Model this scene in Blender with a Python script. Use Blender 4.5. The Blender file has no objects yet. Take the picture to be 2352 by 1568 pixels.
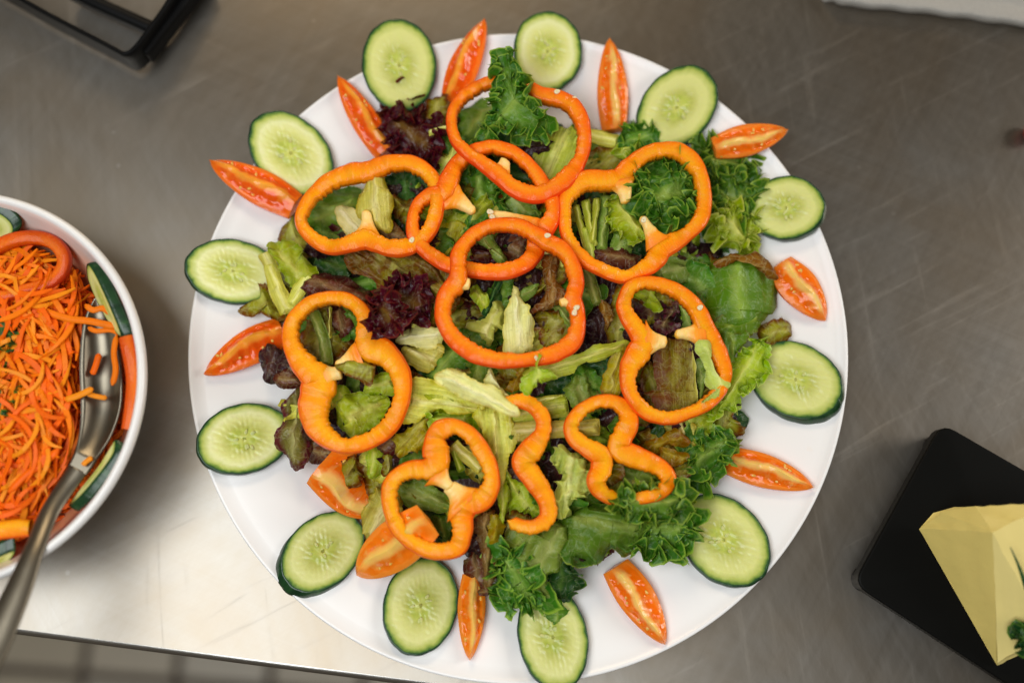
import bpy, math, random
import numpy as np
from mathutils import Vector
R_=math.radians
rnd=random.Random(7)
sc=bpy.context.scene
COL=sc.collection
# ------------------------------------------------------------------ camera
LENS=38.0; TH=R_(10.5); DIST=0.588*LENS/36
TGT=np.array([0.0,0.0,0.02])
CAM=TGT+DIST*np.array([0,-math.sin(TH),math.cos(TH)])
cd=bpy.data.cameras.new('camera'); cam=bpy.data.objects.new('camera',cd); COL.objects.link(cam)
cam.location=CAM; cam.rotation_euler=(TH,0,0)
cd.lens=LENS; cd.sensor_width=36; cd.clip_start=0.01; cd.clip_end=20
cd.dof.use_dof=True; cd.dof.focus_distance=DIST-0.018; cd.dof.aperture_fstop=1.9
sc.camera=cam
# ------------------------------------------------------------------ world and lamps
w=bpy.data.worlds.new('World'); sc.world=w; w.use_nodes=True
bg=w.node_tree.nodes['Background']; bg.inputs[0].default_value=(1.0,0.87,0.70,1); bg.inputs[1].default_value=0.085
def area(name,loc,size,energy,col,target=(0,0,0)):
    l=bpy.data.lights.new(name,'AREA'); l.shape='RECTANGLE'; l.size=size[0]; l.size_y=size[1]; l.energy=energy; l.color=col
    o=bpy.data.objects.new(name,l); COL.objects.link(o); o.location=loc
    d=Vector(target)-Vector(loc); o.rotation_euler=d.to_track_quat('-Z','Y').to_euler(); return o
area('ceiling_panel_lamp',(-0.48,-0.30,1.28),(1.15,0.8),14.3,(0.93,0.97,1.0))
area('window_lamp',(2.15,0.35,1.1),(0.9,0.9),24.0,(1.0,0.96,0.91))
area('warm_back_lamp',(-0.35,1.55,1.25),(0.7,0.4),9.0,(1.0,0.80,0.55))
sc.view_settings.view_transform='Standard'; sc.view_settings.look='None'; sc.view_settings.exposure=0.12; sc.view_settings.gamma=1
sc.render.engine='CYCLES'; sc.cycles.max_bounces=7; sc.cycles.use_denoising=True
# ------------------------------------------------------------------ pixel (2352 x 1568 view) -> point of the place at height z
_f=np.array([0,math.sin(TH),-math.cos(TH)]); _r=np.array([1.,0,0]); _u=np.cross(_r,_f); _s=2352*LENS/36
def at(px,py,z=0.0):
    d=_f+_r*((px-1176)/_s)-_u*((py-784)/_s)
    t=(z-CAM[2])/d[2]
    return CAM+d*t
# ------------------------------------------------------------------ noise
_nr=np.random.RandomState(3)
_ND=_nr.normal(size=(24,3)); _ND/=np.linalg.norm(_ND,axis=1)[:,None]; _NF=_nr.uniform(.6,1.7,24); _NP=_nr.uniform(0,6.28,24)
def nz(P,f,seed=0.0):
    """smooth noise, about -1..1, P (...,3) or (...,2)"""
    P=np.asarray(P,float)
    if P.shape[-1]==2: P=np.concatenate([P,np.zeros(P.shape[:-1]+(1,))],-1)
    out=0
    for k in range(12):
        out=out+np.sin((P@_ND[k])*f*_NF[k]*6.283+_NP[k]+seed*(1.3+k))
    return out/4.0
# ------------------------------------------------------------------ meshes and objects
def mesh(name,V,polys,uv=None,st=None,smooth=True,mats=(),midx=None):
    V=np.asarray(V,np.float32)
    me=bpy.data.meshes.new(name)
    polys=[np.asarray(p,np.int32) for p in polys if len(p)]
    nl=sum(p.size for p in polys); npol=sum(len(p) for p in polys)
    loops=np.concatenate([p.ravel() for p in polys])
    tot=np.concatenate([np.full(len(p),p.shape[1],np.int32) for p in polys])
    start=np.concatenate([[0],np.cumsum(tot)[:-1]]).astype(np.int32)
    me.vertices.add(len(V)); me.vertices.foreach_set('co',V.ravel())
    me.loops.add(nl); me.loops.foreach_set('vertex_index',loops)
    me.polygons.add(npol); me.polygons.foreach_set('loop_start',start)
    me.update(calc_edges=True)
    if uv is not None:
        l=me.uv_layers.new(name='UVMap'); l.data.foreach_set('uv',np.asarray(uv,np.float32)[loops].ravel())
    if st is not None:
        a=me.attributes.new('st','FLOAT_VECTOR','POINT'); a.data.foreach_set('vector',np.asarray(st,np.float32).ravel())
    me.polygons.foreach_set('use_smooth',np.full(npol,bool(smooth)))
    for m in mats: me.materials.append(m)
    if midx is not None: me.polygons.foreach_set('material_index',np.asarray(midx,np.int32))
    me.validate()
    return me
def obj(name,me,parent=None,loc=None):
    o=bpy.data.objects.new(name,me); COL.objects.link(o)
    if parent is not None: o.parent=parent
    if loc is not None: o.location=loc
    return o
def tag(o,label,cat,group=None,kind=None):
    o['label']=label
    if cat: o['category']=cat
    if group: o['group']=group
    if kind: o['kind']=kind
    return o
def thing(name,label,cat,loc,group=None):
    o=bpy.data.objects.new(name,None); COL.objects.link(o); o.location=loc; o.empty_display_size=.01
    return tag(o,label,cat,group)
def structure(name,me,parent=None):
    o=obj(name,me,parent)
    if parent is None: o['kind']='structure'
    return o
def gridq(n,m,closed=False):
    """quads of a grid with n rows (index i) and m columns (index j); i closed if wanted"""
    i=np.arange(n if closed else n-1)[:,None]; j=np.arange(m-1)[None,:]
    a=i*m+j; b=((i+1)%n)*m+j
    return np.stack([a,b,b+1,a+1],-1).reshape(-1,4)
def crom(P,n,closed=True):
    P=np.asarray(P,float); k=len(P)
    segs=k if closed else k-1
    t=np.linspace(0,segs,n,endpoint=not closed); i=np.minimum(t.astype(int),segs-1); f=(t-i)[:,None]
    g=(lambda a:P[a%k]) if closed else (lambda a:P[np.clip(a,0,k-1)])
    p0,p1,p2,p3=g(i-1),g(i),g(i+1),g(i+2)
    return .5*((2*p1)+(-p0+p2)*f+(2*p0-5*p1+4*p2-p3)*f**2+(-p0+3*p1-3*p2+p3)*f**3)
def resample(P,n,closed=True):
    Q=np.vstack([P,P[:1]]) if closed else P
    d=np.r_[0,np.cumsum(np.linalg.norm(np.diff(Q[:,:2],axis=0),axis=1))]
    s=np.linspace(0,d[-1],n,endpoint=not closed)
    return np.stack([np.interp(s,d,Q[:,c]) for c in range(Q.shape[1])],1),s,d[-1]
def box(x0,x1,y0,y1,z0,z1):
    V=[(x,y,z) for z in (z0,z1) for y in (y0,y1) for x in (x0,x1)]
    F=[(0,2,3,1),(4,5,7,6),(0,1,5,4),(2,6,7,3),(0,4,6,2),(1,3,7,5)]
    return np.array(V,float),np.array(F)
def slab(poly,z0,z1,bev=0.0,n=6):
    """prism over a closed xy outline, rounded top edge"""
    P=np.asarray(poly,float); c=P.mean(0); N=len(P)
    T=np.roll(P,-1,0)-np.roll(P,1,0); T/=np.linalg.norm(T,axis=1)[:,None]; nrm=np.stack([T[:,1],-T[:,0]],1)
    if ((P-c)*nrm).sum()<0: nrm=-nrm
    prof=[(0,z0)]+[(bev*(1-math.cos(a)),z1-bev+bev*math.sin(a)) for a in np.linspace(0,math.pi/2,n)]
    V=np.concatenate([np.c_[P-nrm*o,np.full(N,z)] for o,z in prof])
    rows=len(prof); F=[]
    i=np.arange(N); j=(i+1)%N
    for r in range(rows-1): F.append(np.stack([r*N+i,r*N+j,(r+1)*N+j,(r+1)*N+i],1))
    V=np.vstack([V,[c[0],c[1],z1],[c[0],c[1],z0]])
    tr=np.concatenate([np.stack([(rows-1)*N+i,(rows-1)*N+j,np.full(N,rows*N)],1),np.stack([j,i,np.full(N,rows*N+1)],1)])
    return V,[np.concatenate(F),tr]
# ------------------------------------------------------------------ materials
def newmat(name):
    m=bpy.data.materials.new(name); m.use_nodes=True; nt=m.node_tree
    return m,nt,nt.nodes['Principled BSDF']
def N(nt,t,**kw):
    n=nt.nodes.new(t)
    for k,v in kw.items():
        if k.startswith('i_'):
            key=k[2:]; key=int(key) if key.isdigit() else key.replace('_',' ')
            n.inputs[key].default_value=v
        else: setattr(n,k,v)
    return n
def L(nt,a,b): nt.links.new(a,b)
def c4(c): return (c[0],c[1],c[2],1)
def ramp(nt,fac,stops,interp='LINEAR'):
    r=N(nt,'ShaderNodeValToRGB'); r.color_ramp.interpolation=interp; e=r.color_ramp.elements
    while len(e)<len(stops): e.new(0.5)
    for k,(p,c) in enumerate(stops):
        e[k].position=p; e[k].color=c4(c) if isinstance(c,(tuple,list)) else (c,c,c,1)
    L(nt,fac,r.inputs[0]); return r.outputs[0]
def mix(nt,fac,a,b,mode='MIX'):
    n=N(nt,'ShaderNodeMix',data_type='RGBA',blend_type=mode)
    for v,i in ((fac,0),(a,6),(b,7)):
        if hasattr(v,'links') or isinstance(v,bpy.types.NodeSocket): L(nt,v,n.inputs[i])
        elif isinstance(v,(tuple,list)): n.inputs[i].default_value=c4(v)
        else: n.inputs[i].default_value=v
    return n.outputs[2]
def math_(nt,op,a,b=None,c=None,clamp=False):
    n=N(nt,'ShaderNodeMath',operation=op,use_clamp=clamp)
    for i,v in enumerate((a,b,c)):
        if v is None: continue
        if isinstance(v,bpy.types.NodeSocket): L(nt,v,n.inputs[i])
        else: n.inputs[i].default_value=v
    return n.outputs[0]
def objco(nt): return N(nt,'ShaderNodeTexCoord').outputs['Object']
def noise(nt,co,scale,detail=3,rough=.55,dist=0.0):
    n=N(nt,'ShaderNodeTexNoise'); L(nt,co,n.inputs['Vector']); n.inputs['Scale'].default_value=scale; n.inputs['Detail'].default_value=detail
    n.inputs['Roughness'].default_value=rough; n.inputs['Distortion'].default_value=dist; return n.outputs['Fac']
def mapping(nt,co,scale,rot=(0,0,0),loc=(0,0,0)):
    n=N(nt,'ShaderNodeMapping'); L(nt,co,n.inputs[0]); n.inputs['Scale'].default_value=scale; n.inputs['Rotation'].default_value=rot; n.inputs['Location'].default_value=loc
    return n.outputs[0]
def bump(nt,bs,h,strength,dist):
    b=N(nt,'ShaderNodeBump'); b.inputs['Strength'].default_value=strength; b.inputs['Distance'].default_value=dist
    L(nt,h,b.inputs['Height']); L(nt,b.outputs[0],bs.inputs['Normal']); return b
def uvs(nt):
    s=N(nt,'ShaderNodeSeparateXYZ'); L(nt,N(nt,'ShaderNodeUVMap',uv_map='UVMap').outputs[0],s.inputs[0]); return s.outputs[0],s.outputs[1]

def leafmat(name,rib,blade,edge,e0=.75,blot=None,blotamt=.5,rough=.34,trans=.28,streak=0.0,net=.35,rim=None,ribw=.12,bmp=1.0):
    m,nt,bs=newmat(name)
    u,v=uvs(nt); co=objco(nt)
    sp=N(nt,'ShaderNodeAttribute',attribute_name='st'); st=sp.outputs['Vector']
    rn=N(nt,'ShaderNodeObjectInfo').outputs['Random']
    n1=noise(nt,co,90,4,.6,.4)
    vn=math_(nt,'ADD',v,math_(nt,'MULTIPLY',math_(nt,'SUBTRACT',n1,.5),.55))
    c=mix(nt,ramp(nt,vn,[(0.0,0.0),(ribw+.18,1.0)]),rib,blade)
    big=noise(nt,co,38,3,.6,.6)
    c=mix(nt,ramp(nt,big,[(.35,0.0),(.7,.55)]),c,tuple(x*.55+y*.45 for x,y in zip(blade,rib)))
    c=mix(nt,ramp(nt,vn,[(e0-.2,0.0),(e0+.15,1.0)]),c,edge)
    if blot is not None:
        b=noise(nt,mapping(nt,co,(1,1,1),loc=(3,1,2)),55,4,.65,.8)
        c=mix(nt,ramp(nt,b,[(.62-blotamt*.3,0.0),(.74-blotamt*.2,.9)]),c,blot)
    # veins: radiating and net
    wv=math_(nt,'ABSOLUTE',math_(nt,'SINE',math_(nt,'ADD',math_(nt,'MULTIPLY',u,2.6),math_(nt,'MULTIPLY',n1,3.2))))
    veins=ramp(nt,wv,[(0.0,1.0),(.10,0.0)])
    vo=N(nt,'ShaderNodeTexVoronoi',feature='DISTANCE_TO_EDGE'); wn=N(nt,'ShaderNodeTexNoise'); L(nt,co,wn.inputs['Vector']); wn.inputs['Scale'].default_value=120; wn.inputs['Detail'].default_value=2
    va=N(nt,'ShaderNodeVectorMath',operation='MULTIPLY_ADD'); L(nt,wn.outputs['Color'],va.inputs[0]); va.inputs[1].default_value=(.010,.010,.010); L(nt,mapping(nt,co,(1,1,.6)),va.inputs[2]); L(nt,va.outputs[0],vo.inputs['Vector']); vo.inputs['Scale'].default_value=150
    netl=ramp(nt,vo.outputs['Distance'],[(0.0,1.0),(.07,0.0)])
    vv=math_(nt,'MAXIMUM',math_(nt,'MULTIPLY',veins,.8),math_(nt,'MULTIPLY',netl,.55))
    c=mix(nt,math_(nt,'MULTIPLY',vv,net),c,tuple(.55*x+.3*y for x,y in zip(rib,(1,1,.6))))
    h=math_(nt,'MULTIPLY',vv,-.5)
    if streak>0:
        s2=noise(nt,mapping(nt,st,(.5,9,1)),1.0,4,.6,.25)
        c=mix(nt,math_(nt,'MULTIPLY',ramp(nt,s2,[(.45,0.0),(.68,1.0)]),streak),c,tuple(x*.45 for x in blade))
        c=mix(nt,math_(nt,'MULTIPLY',ramp(nt,s2,[(.30,1.0),(.45,0.0)]),streak*.8),c,tuple(min(1,x*1.25+.05) for x in rib))
        h=math_(nt,'ADD',h,math_(nt,'MULTIPLY',s2,1.2))
    if rim is not None:
        c=mix(nt,ramp(nt,v,[(.965,0.0),(.99,.9)]),c,rim)
    hs=N(nt,'ShaderNodeHueSaturation'); L(nt,c,hs.inputs['Color'])
    L(nt,math_(nt,'MULTIPLY_ADD',rn,.03,.482),hs.inputs['Hue']); L(nt,math_(nt,'MULTIPLY_ADD',rn,.3,1.10),hs.inputs['Value']); hs.inputs['Saturation'].default_value=1.15
    c=hs.outputs[0]
    L(nt,c,bs.inputs['Base Color'])
    n2=noise(nt,co,420,2,.6)
    L(nt,math_(nt,'MULTIPLY_ADD',n2,.35,rough-.15),bs.inputs['Roughness'])
    bs.inputs['Specular IOR Level'].default_value=.36
    h=math_(nt,'ADD',h,math_(nt,'MULTIPLY',noise(nt,co,260,3,.6),1.3))
    b=bump(nt,bs,h,.55*bmp,.0009)
    tr=N(nt,'ShaderNodeBsdfTranslucent'); L(nt,mix(nt,1.0,c,(1.0,1.0,.45),'MULTIPLY'),tr.inputs[0]); L(nt,b.outputs[0],tr.inputs['Normal'])
    ms=N(nt,'ShaderNodeMixShader'); ms.inputs[0].default_value=trans
    L(nt,bs.outputs[0],ms.inputs[1]); L(nt,tr.outputs[0],ms.inputs[2]); L(nt,ms.outputs[0],nt.nodes['Material Output'].inputs[0])
    return m
LM={
 'G': leafmat('lettuce_green',(.32,.43,.12),(.092,.195,.032),(.052,.140,.024),.78,rim=(.28,.40,.09),net=.25),
 'GL':leafmat('lettuce_grey_green',(.44,.50,.18),(.19,.28,.06),(.10,.18,.03),.85,rim=(.30,.38,.10),net=.4,blot=(.22,.20,.05),blotamt=.1),
 'GD':leafmat('lettuce_deep_green',(.08,.16,.04),(.016,.06,.016),(.012,.045,.014),.8,rim=(.10,.2,.04),net=.25),
 'B': leafmat('lettuce_butter',(.28,.38,.09),(.085,.165,.022),(.10,.13,.015),.93,rim=(.16,.12,.03),net=.25,bmp=.8,blot=(.15,.10,.02),blotamt=.0),
 'L': leafmat('lettuce_light',(.70,.74,.24),(.36,.46,.065),(.26,.38,.05),.8,rim=(.55,.62,.20),net=.4,trans=.3),
 'LW':leafmat('lettuce_pale_frill',(.78,.80,.36),(.50,.56,.15),(.44,.50,.13),.85,rim=(.75,.78,.40),net=.35,trans=.3),
 'P': leafmat('lettuce_pale_rib',(.86,.83,.40),(.60,.58,.14),(.45,.38,.06),.9,streak=.38,net=.15,trans=.2,blot=(.34,.27,.05),blotamt=.25),
 'PW':leafmat('lettuce_white_rib',(.90,.88,.56),(.72,.70,.30),(.60,.54,.16),.92,streak=.25,net=.12,trans=.2),
 'PL':leafmat('lettuce_yellow_green_rib',(.76,.76,.28),(.42,.48,.085),(.30,.32,.045),.9,streak=.5,net=.2,trans=.25,blot=(.10,.14,.03),blotamt=.1),
 'PY':leafmat('lettuce_yellow_olive',(.70,.66,.20),(.44,.38,.05),(.30,.18,.025),.85,streak=.35,net=.4,trans=.3,blot=(.20,.09,.02),blotamt=.45),
 'O': leafmat('lettuce_olive',(.52,.52,.16),(.26,.25,.035),(.16,.06,.018),.7,net=.4,blot=(.13,.055,.02),blotamt=.5),
 'OB':leafmat('lettuce_olive_brown',(.52,.50,.15),(.28,.24,.035),(.16,.06,.02),.75,net=.4,blot=(.16,.055,.022),blotamt=.65,streak=.35),
 'OP':leafmat('lettuce_olive_purple',(.40,.40,.17),(.17,.16,.04),(.10,.022,.025),.66,net=.4,blot=(.10,.03,.022),blotamt=.4,rough=.27),
 'OY':leafmat('lettuce_amber',(.50,.42,.10),(.24,.17,.018),(.28,.15,.015),.8,net=.3,blot=(.22,.07,.012),blotamt=.5,rim=(.40,.32,.05)),
 'BV':leafmat('lettuce_brown_veined',(.52,.42,.18),(.24,.15,.05),(.15,.055,.025),.75,streak=.6,net=.6,blot=(.20,.07,.02),blotamt=.4,rough=.3),
 'BR':leafmat('lettuce_golden_brown',(.42,.30,.12),(.24,.12,.035),(.14,.055,.02),.8,net=.6,blot=(.15,.05,.02),blotamt=.5,rough=.27),
 'RB':leafmat('lettuce_red_brown',(.34,.24,.12),(.11,.032,.02),(.07,.016,.014),.6,net=.35,blot=(.17,.13,.05),blotamt=.2,rough=.26),
 'R': leafmat('lettuce_red_curly',(.20,.13,.04),(.060,.013,.012),(.060,.008,.013),.55,net=.25,blot=(.10,.07,.015),blotamt=.05,rough=.27,rim=(.15,.04,.03)),
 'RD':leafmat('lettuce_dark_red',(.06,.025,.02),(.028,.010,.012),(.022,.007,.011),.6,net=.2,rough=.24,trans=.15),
 'RP':leafmat('lettuce_purple',(.22,.16,.08),(.060,.018,.022),(.085,.020,.035),.6,net=.3,blot=(.14,.13,.05),blotamt=.2,rough=.27),
}
def peppermats(k,inner,mid,outer,skin):
    m,nt,bs=newmat('pepper_flesh_'+k); u,v=uvs(nt); co=objco(nt)
    fib=noise(nt,mapping(nt,N(nt,'ShaderNodeUVMap',uv_map='UVMap').outputs[0],(14,1.2,1)),1.0,3,.6,.1)
    v2=math_(nt,'ADD',v,math_(nt,'MULTIPLY',math_(nt,'SUBTRACT',fib,.5),.22))
    c=ramp(nt,v2,[(0.0,outer),(.30,mid),(.58,inner),(.82,tuple(x*.92 for x in mid)),(1.0,mid)])
    dots=noise(nt,co,600,2,.7); c=mix(nt,ramp(nt,dots,[(.55,0.0),(.75,.35)]),c,tuple(min(1,x*1.1+.06) for x in inner))
    big=noise(nt,co,50,2,.5); c=mix(nt,ramp(nt,big,[(.4,0.0),(.75,.5)]),c,outer)
    L(nt,c,bs.inputs['Base Color']); bs.inputs['Roughness'].default_value=.34; bs.inputs['Specular IOR Level'].default_value=.16; bs.inputs['Coat Weight'].default_value=.16; bs.inputs['Coat Roughness'].default_value=.07
    bs.inputs['Subsurface Weight'].default_value=.25; bs.inputs['Subsurface Radius'].default_value=(1,.35,.05); bs.inputs['Subsurface Scale'].default_value=.003
    bump(nt,bs,math_(nt,'ADD',math_(nt,'MULTIPLY',fib,.9),dots),.6,.0007)
    s,nt,bs=newmat('pepper_skin_'+k); co=objco(nt)
    L(nt,mix(nt,noise(nt,co,60,3),skin,tuple(min(1,x*1.25+.01) for x in skin)),bs.inputs['Base Color']); bs.inputs['Roughness'].default_value=.22
    bs.inputs['Coat Weight'].default_value=.08; bs.inputs['Coat Roughness'].default_value=.15; bs.inputs['Specular IOR Level'].default_value=.25
    bump(nt,bs,noise(nt,co,300,2),.2,.0004)
    return m,s
PM={'red':peppermats('red',(1.0,.31,.004),(1.0,.20,.002),(.96,.115,.001),(.86,.062,.001)),
    'orange':peppermats('orange',(1.0,.42,.004),(1.0,.30,.002),(1.0,.18,.001),(.92,.10,.001)),
    'amber':peppermats('amber',(1.0,.44,.005),(1.0,.325,.002),(1.0,.20,.001),(.94,.115,.001)),
    'dark':peppermats('dark',(.90,.20,.006),(.78,.12,.004),(.62,.06,.003),(.50,.04,.003))}
def membmat():
    m,nt,bs=newmat('pepper_membrane'); u,v=uvs(nt); co=objco(nt)
    n=noise(nt,co,180,3); f=math_(nt,'ADD',u,math_(nt,'MULTIPLY',math_(nt,'SUBTRACT',n,.5),.5))
    L(nt,ramp(nt,f,[(0.0,(1.0,.24,.004)),(.30,(1.0,.36,.012)),(.55,(1.0,.64,.18)),(.86,(1.0,.70,.24)),(1.0,(1.0,.50,.05))]),bs.inputs['Base Color'])
    bs.inputs['Roughness'].default_value=.42; bs.inputs['Subsurface Weight'].default_value=.2; bs.inputs['Subsurface Scale'].default_value=.003
    bump(nt,bs,n,.5,.0008); return m
MEMB=membmat()
def seedmat(name,c,r=.35):
    m,nt,bs=newmat(name); L(nt,mix(nt,noise(nt,objco(nt),500,2),c,tuple(x*.8 for x in c)),bs.inputs['Base Color']); bs.inputs['Roughness'].default_value=r
    bs.inputs['Subsurface Weight'].default_value=.2; bs.inputs['Subsurface Scale'].default_value=.001; return m
PSEED=seedmat('pepper_seed_cream',(.93,.80,.50)); TSEED=seedmat('tomato_seed_gold',(.95,.55,.10),.2); CSEED=seedmat('cucumber_seed_pale',(.66,.68,.24),.5)
def cukemat(name,bright,yel):
    m,nt,bs=newmat(name); u,v=uvs(nt); co=objco(nt)
    n=noise(nt,co,130,3,.6,.3); vv=math_(nt,'ADD',v,math_(nt,'MULTIPLY',math_(nt,'SUBTRACT',n,.5),.16))
    a=tuple(x*bright for x in (.55,.62,.11)); b=tuple(x*bright for x in (.82-.05*yel,.83-.05*yel,.42-.14*yel))
    c=ramp(nt,vv,[(0.0,tuple(x*bright for x in (.66,.68,.18))),(.24,a),(.36,tuple(x*bright for x in (.56,.58,.14))),(.58,tuple(x*bright for x in (.74,.75,.27))),(.76,b),(.90,tuple(x*bright for x in (.52,.58,.13))),(.965,(.16,.27,.035)),(1.0,(.03,.10,.02))])
    # seed chambers
    vo=N(nt,'ShaderNodeTexVoronoi',feature='F1'); L(nt,mapping(nt,co,(1,1,.2)),vo.inputs['Vector']); vo.inputs['Scale'].default_value=230
    cham=math_(nt,'MULTIPLY',ramp(nt,vo.outputs['Distance'],[(.25,1.0),(.5,0.0)]),ramp(nt,v,[(.30,1.0),(.42,0.0)]))
    c=mix(nt,math_(nt,'MULTIPLY',cham,.5),c,(.38,.45,.06))
    L(nt,c,bs.inputs['Base Color']); bs.inputs['Roughness'].default_value=.26
    bs.inputs['Subsurface Weight'].default_value=.35; bs.inputs['Subsurface Radius'].default_value=(.8,1,.4); bs.inputs['Subsurface Scale'].default_value=.004
    radial=noise(nt,mapping(nt,N(nt,'ShaderNodeUVMap',uv_map='UVMap').outputs[0],(40,2,1)),1.0,2)
    bump(nt,bs,math_(nt,'ADD',math_(nt,'MULTIPLY',radial,.03),math_(nt,'ADD',noise(nt,co,500,2),math_(nt,'MULTIPLY',cham,.6))),.16,.0007)
    return m
CF=[cukemat('cucumber_flesh_a',1.0,0),cukemat('cucumber_flesh_b',.95,1),cukemat('cucumber_flesh_c',.9,.6)]
def cskin():
    m,nt,bs=newmat('cucumber_skin'); u,v=uvs(nt); co=objco(nt)
    f=noise(nt,mapping(nt,N(nt,'ShaderNodeUVMap',uv_map='UVMap').outputs[0],(24,.4,1)),1.0,3)
    L(nt,ramp(nt,f,[(.35,(.006,.030,.010)),(.6,(.014,.060,.016)),(.8,(.05,.13,.03))]),bs.inputs['Base Color']); bs.inputs['Roughness'].default_value=.25
    bump(nt,bs,f,.3,.001); return m
CSKIN=cskin()
def tommats(name,per,gel,core):
    m,nt,bs=newmat('tomato_flesh_'+name); u,v=uvs(nt); co=objco(nt)
    n=noise(nt,co,95,2,.5,.4); vv=math_(nt,'ADD',v,math_(nt,'MULTIPLY',math_(nt,'SUBTRACT',n,.5),.42))
    c=ramp(nt,vv,[(0.0,tuple(x*.95 for x in per)),(.20,per),(.30,gel),(.66,gel),(.84,core),(1.0,tuple(min(1,x*1.15) for x in core))])
    us=noise(nt,mapping(nt,N(nt,'ShaderNodeUVMap',uv_map='UVMap').outputs[0],(7,1.2,1)),1.0,3,.6)
    c=mix(nt,math_(nt,'MULTIPLY',ramp(nt,us,[(.52,0.0),(.70,1.0)]),ramp(nt,v,[(.25,0.0),(.45,.6)])),c,core)
    ends=ramp(nt,u,[(0.0,1.0),(.10,0.0),(.80,0.0),(.93,1.0)]); c=mix(nt,ends,c,per)
    L(nt,c,bs.inputs['Base Color']); L(nt,ramp(nt,vv,[(.2,.33),(.35,.10),(.6,.12),(.75,.3)]),bs.inputs['Roughness'])
    bs.inputs['Subsurface Weight'].default_value=.4; bs.inputs['Subsurface Radius'].default_value=(1,.3,.08); bs.inputs['Subsurface Scale'].default_value=.004
    bs.inputs['Coat Weight'].default_value=.35; bs.inputs['Coat Roughness'].default_value=.05; bs.inputs['Specular IOR Level'].default_value=.25
    bump(nt,bs,math_(nt,'ADD',n,math_(nt,'MULTIPLY',us,.5)),.25,.0011); return m
TM={'red':tommats('red',(.96,.18,.008),(.86,.10,.003),(1.0,.34,.03)),
    'orange':tommats('orange',(.98,.24,.02),(.93,.165,.003),(1.0,.54,.14)),
    'amber':tommats('amber',(.99,.27,.02),(.95,.20,.004),(1.0,.52,.11))}
def simple(name,c,r,metal=0.0,var=.85,sc_=80,b=.15,bd=.0006,coat=0,spec=.5):
    m,nt,bs=newmat(name); co=objco(nt); n=noise(nt,co,sc_,4)
    L(nt,mix(nt,n,c,tuple(x*var for x in c)),bs.inputs['Base Color']); bs.inputs['Roughness'].default_value=r; bs.inputs['Metallic'].default_value=metal
    bs.inputs['Coat Weight'].default_value=coat; bs.inputs['Specular IOR Level'].default_value=spec
    if b: bump(nt,bs,n,b,bd)
    return m
TSKIN=simple('tomato_skin',(.80,.065,.006),.17,0,1.25,60,.05,coat=.1)
TSKIN2=simple('tomato_skin_orange',(.88,.13,.008),.17,0,1.2,60,.05,coat=.1)
CARROT=[simple('carrot_%s'%k,c,.45,0,.75,300,.4,.0004,spec=.15) for k,c in (('deep',(.98,.15,.003)),('bright',(1.0,.22,.004)),('light',(1.0,.31,.010)))]
def platemat():
    m,nt,bs=newmat('white_ceramic'); co=objco(nt)
    sp=N(nt,'ShaderNodeTexVoronoi',feature='F1'); L(nt,co,sp.inputs['Vector']); sp.inputs['Scale'].default_value=34; sp.inputs['Randomness'].default_value=1
    thr=math_(nt,'ADD',sp.outputs['Distance'],math_(nt,'MULTIPLY',noise(nt,co,160,3),.25))
    c=mix(nt,ramp(nt,thr,[(.12,.5),(.22,0.0)]),(.91,.90,.885),(.93,.72,.50))
    c=mix(nt,ramp(nt,noise(nt,co,9,3),[(.45,0.0),(.7,.25)]),c,(.87,.84,.81))
    L(nt,c,bs.inputs['Base Color']); bs.inputs['Roughness'].default_value=.24; bs.inputs['Specular IOR Level'].default_value=.4
    bump(nt,bs,noise(nt,co,14,2),.05,.002); return m
CERAMIC=platemat()
def bowlmat():
    m,nt,bs=newmat('white_bowl_glaze'); co=objco(nt); s=N(nt,'ShaderNodeSeparateXYZ'); L(nt,co,s.inputs[0])
    n=noise(nt,co,40,4); f=math_(nt,'ADD',s.outputs[2],math_(nt,'MULTIPLY',math_(nt,'SUBTRACT',n,.5),.025))
    L(nt,ramp(nt,f,[(.040,(.85,.42,.22)),(.062,(.83,.74,.68))]),bs.inputs['Base Color']); bs.inputs['Roughness'].default_value=.22; return m
BOWLM=bowlmat()
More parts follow.
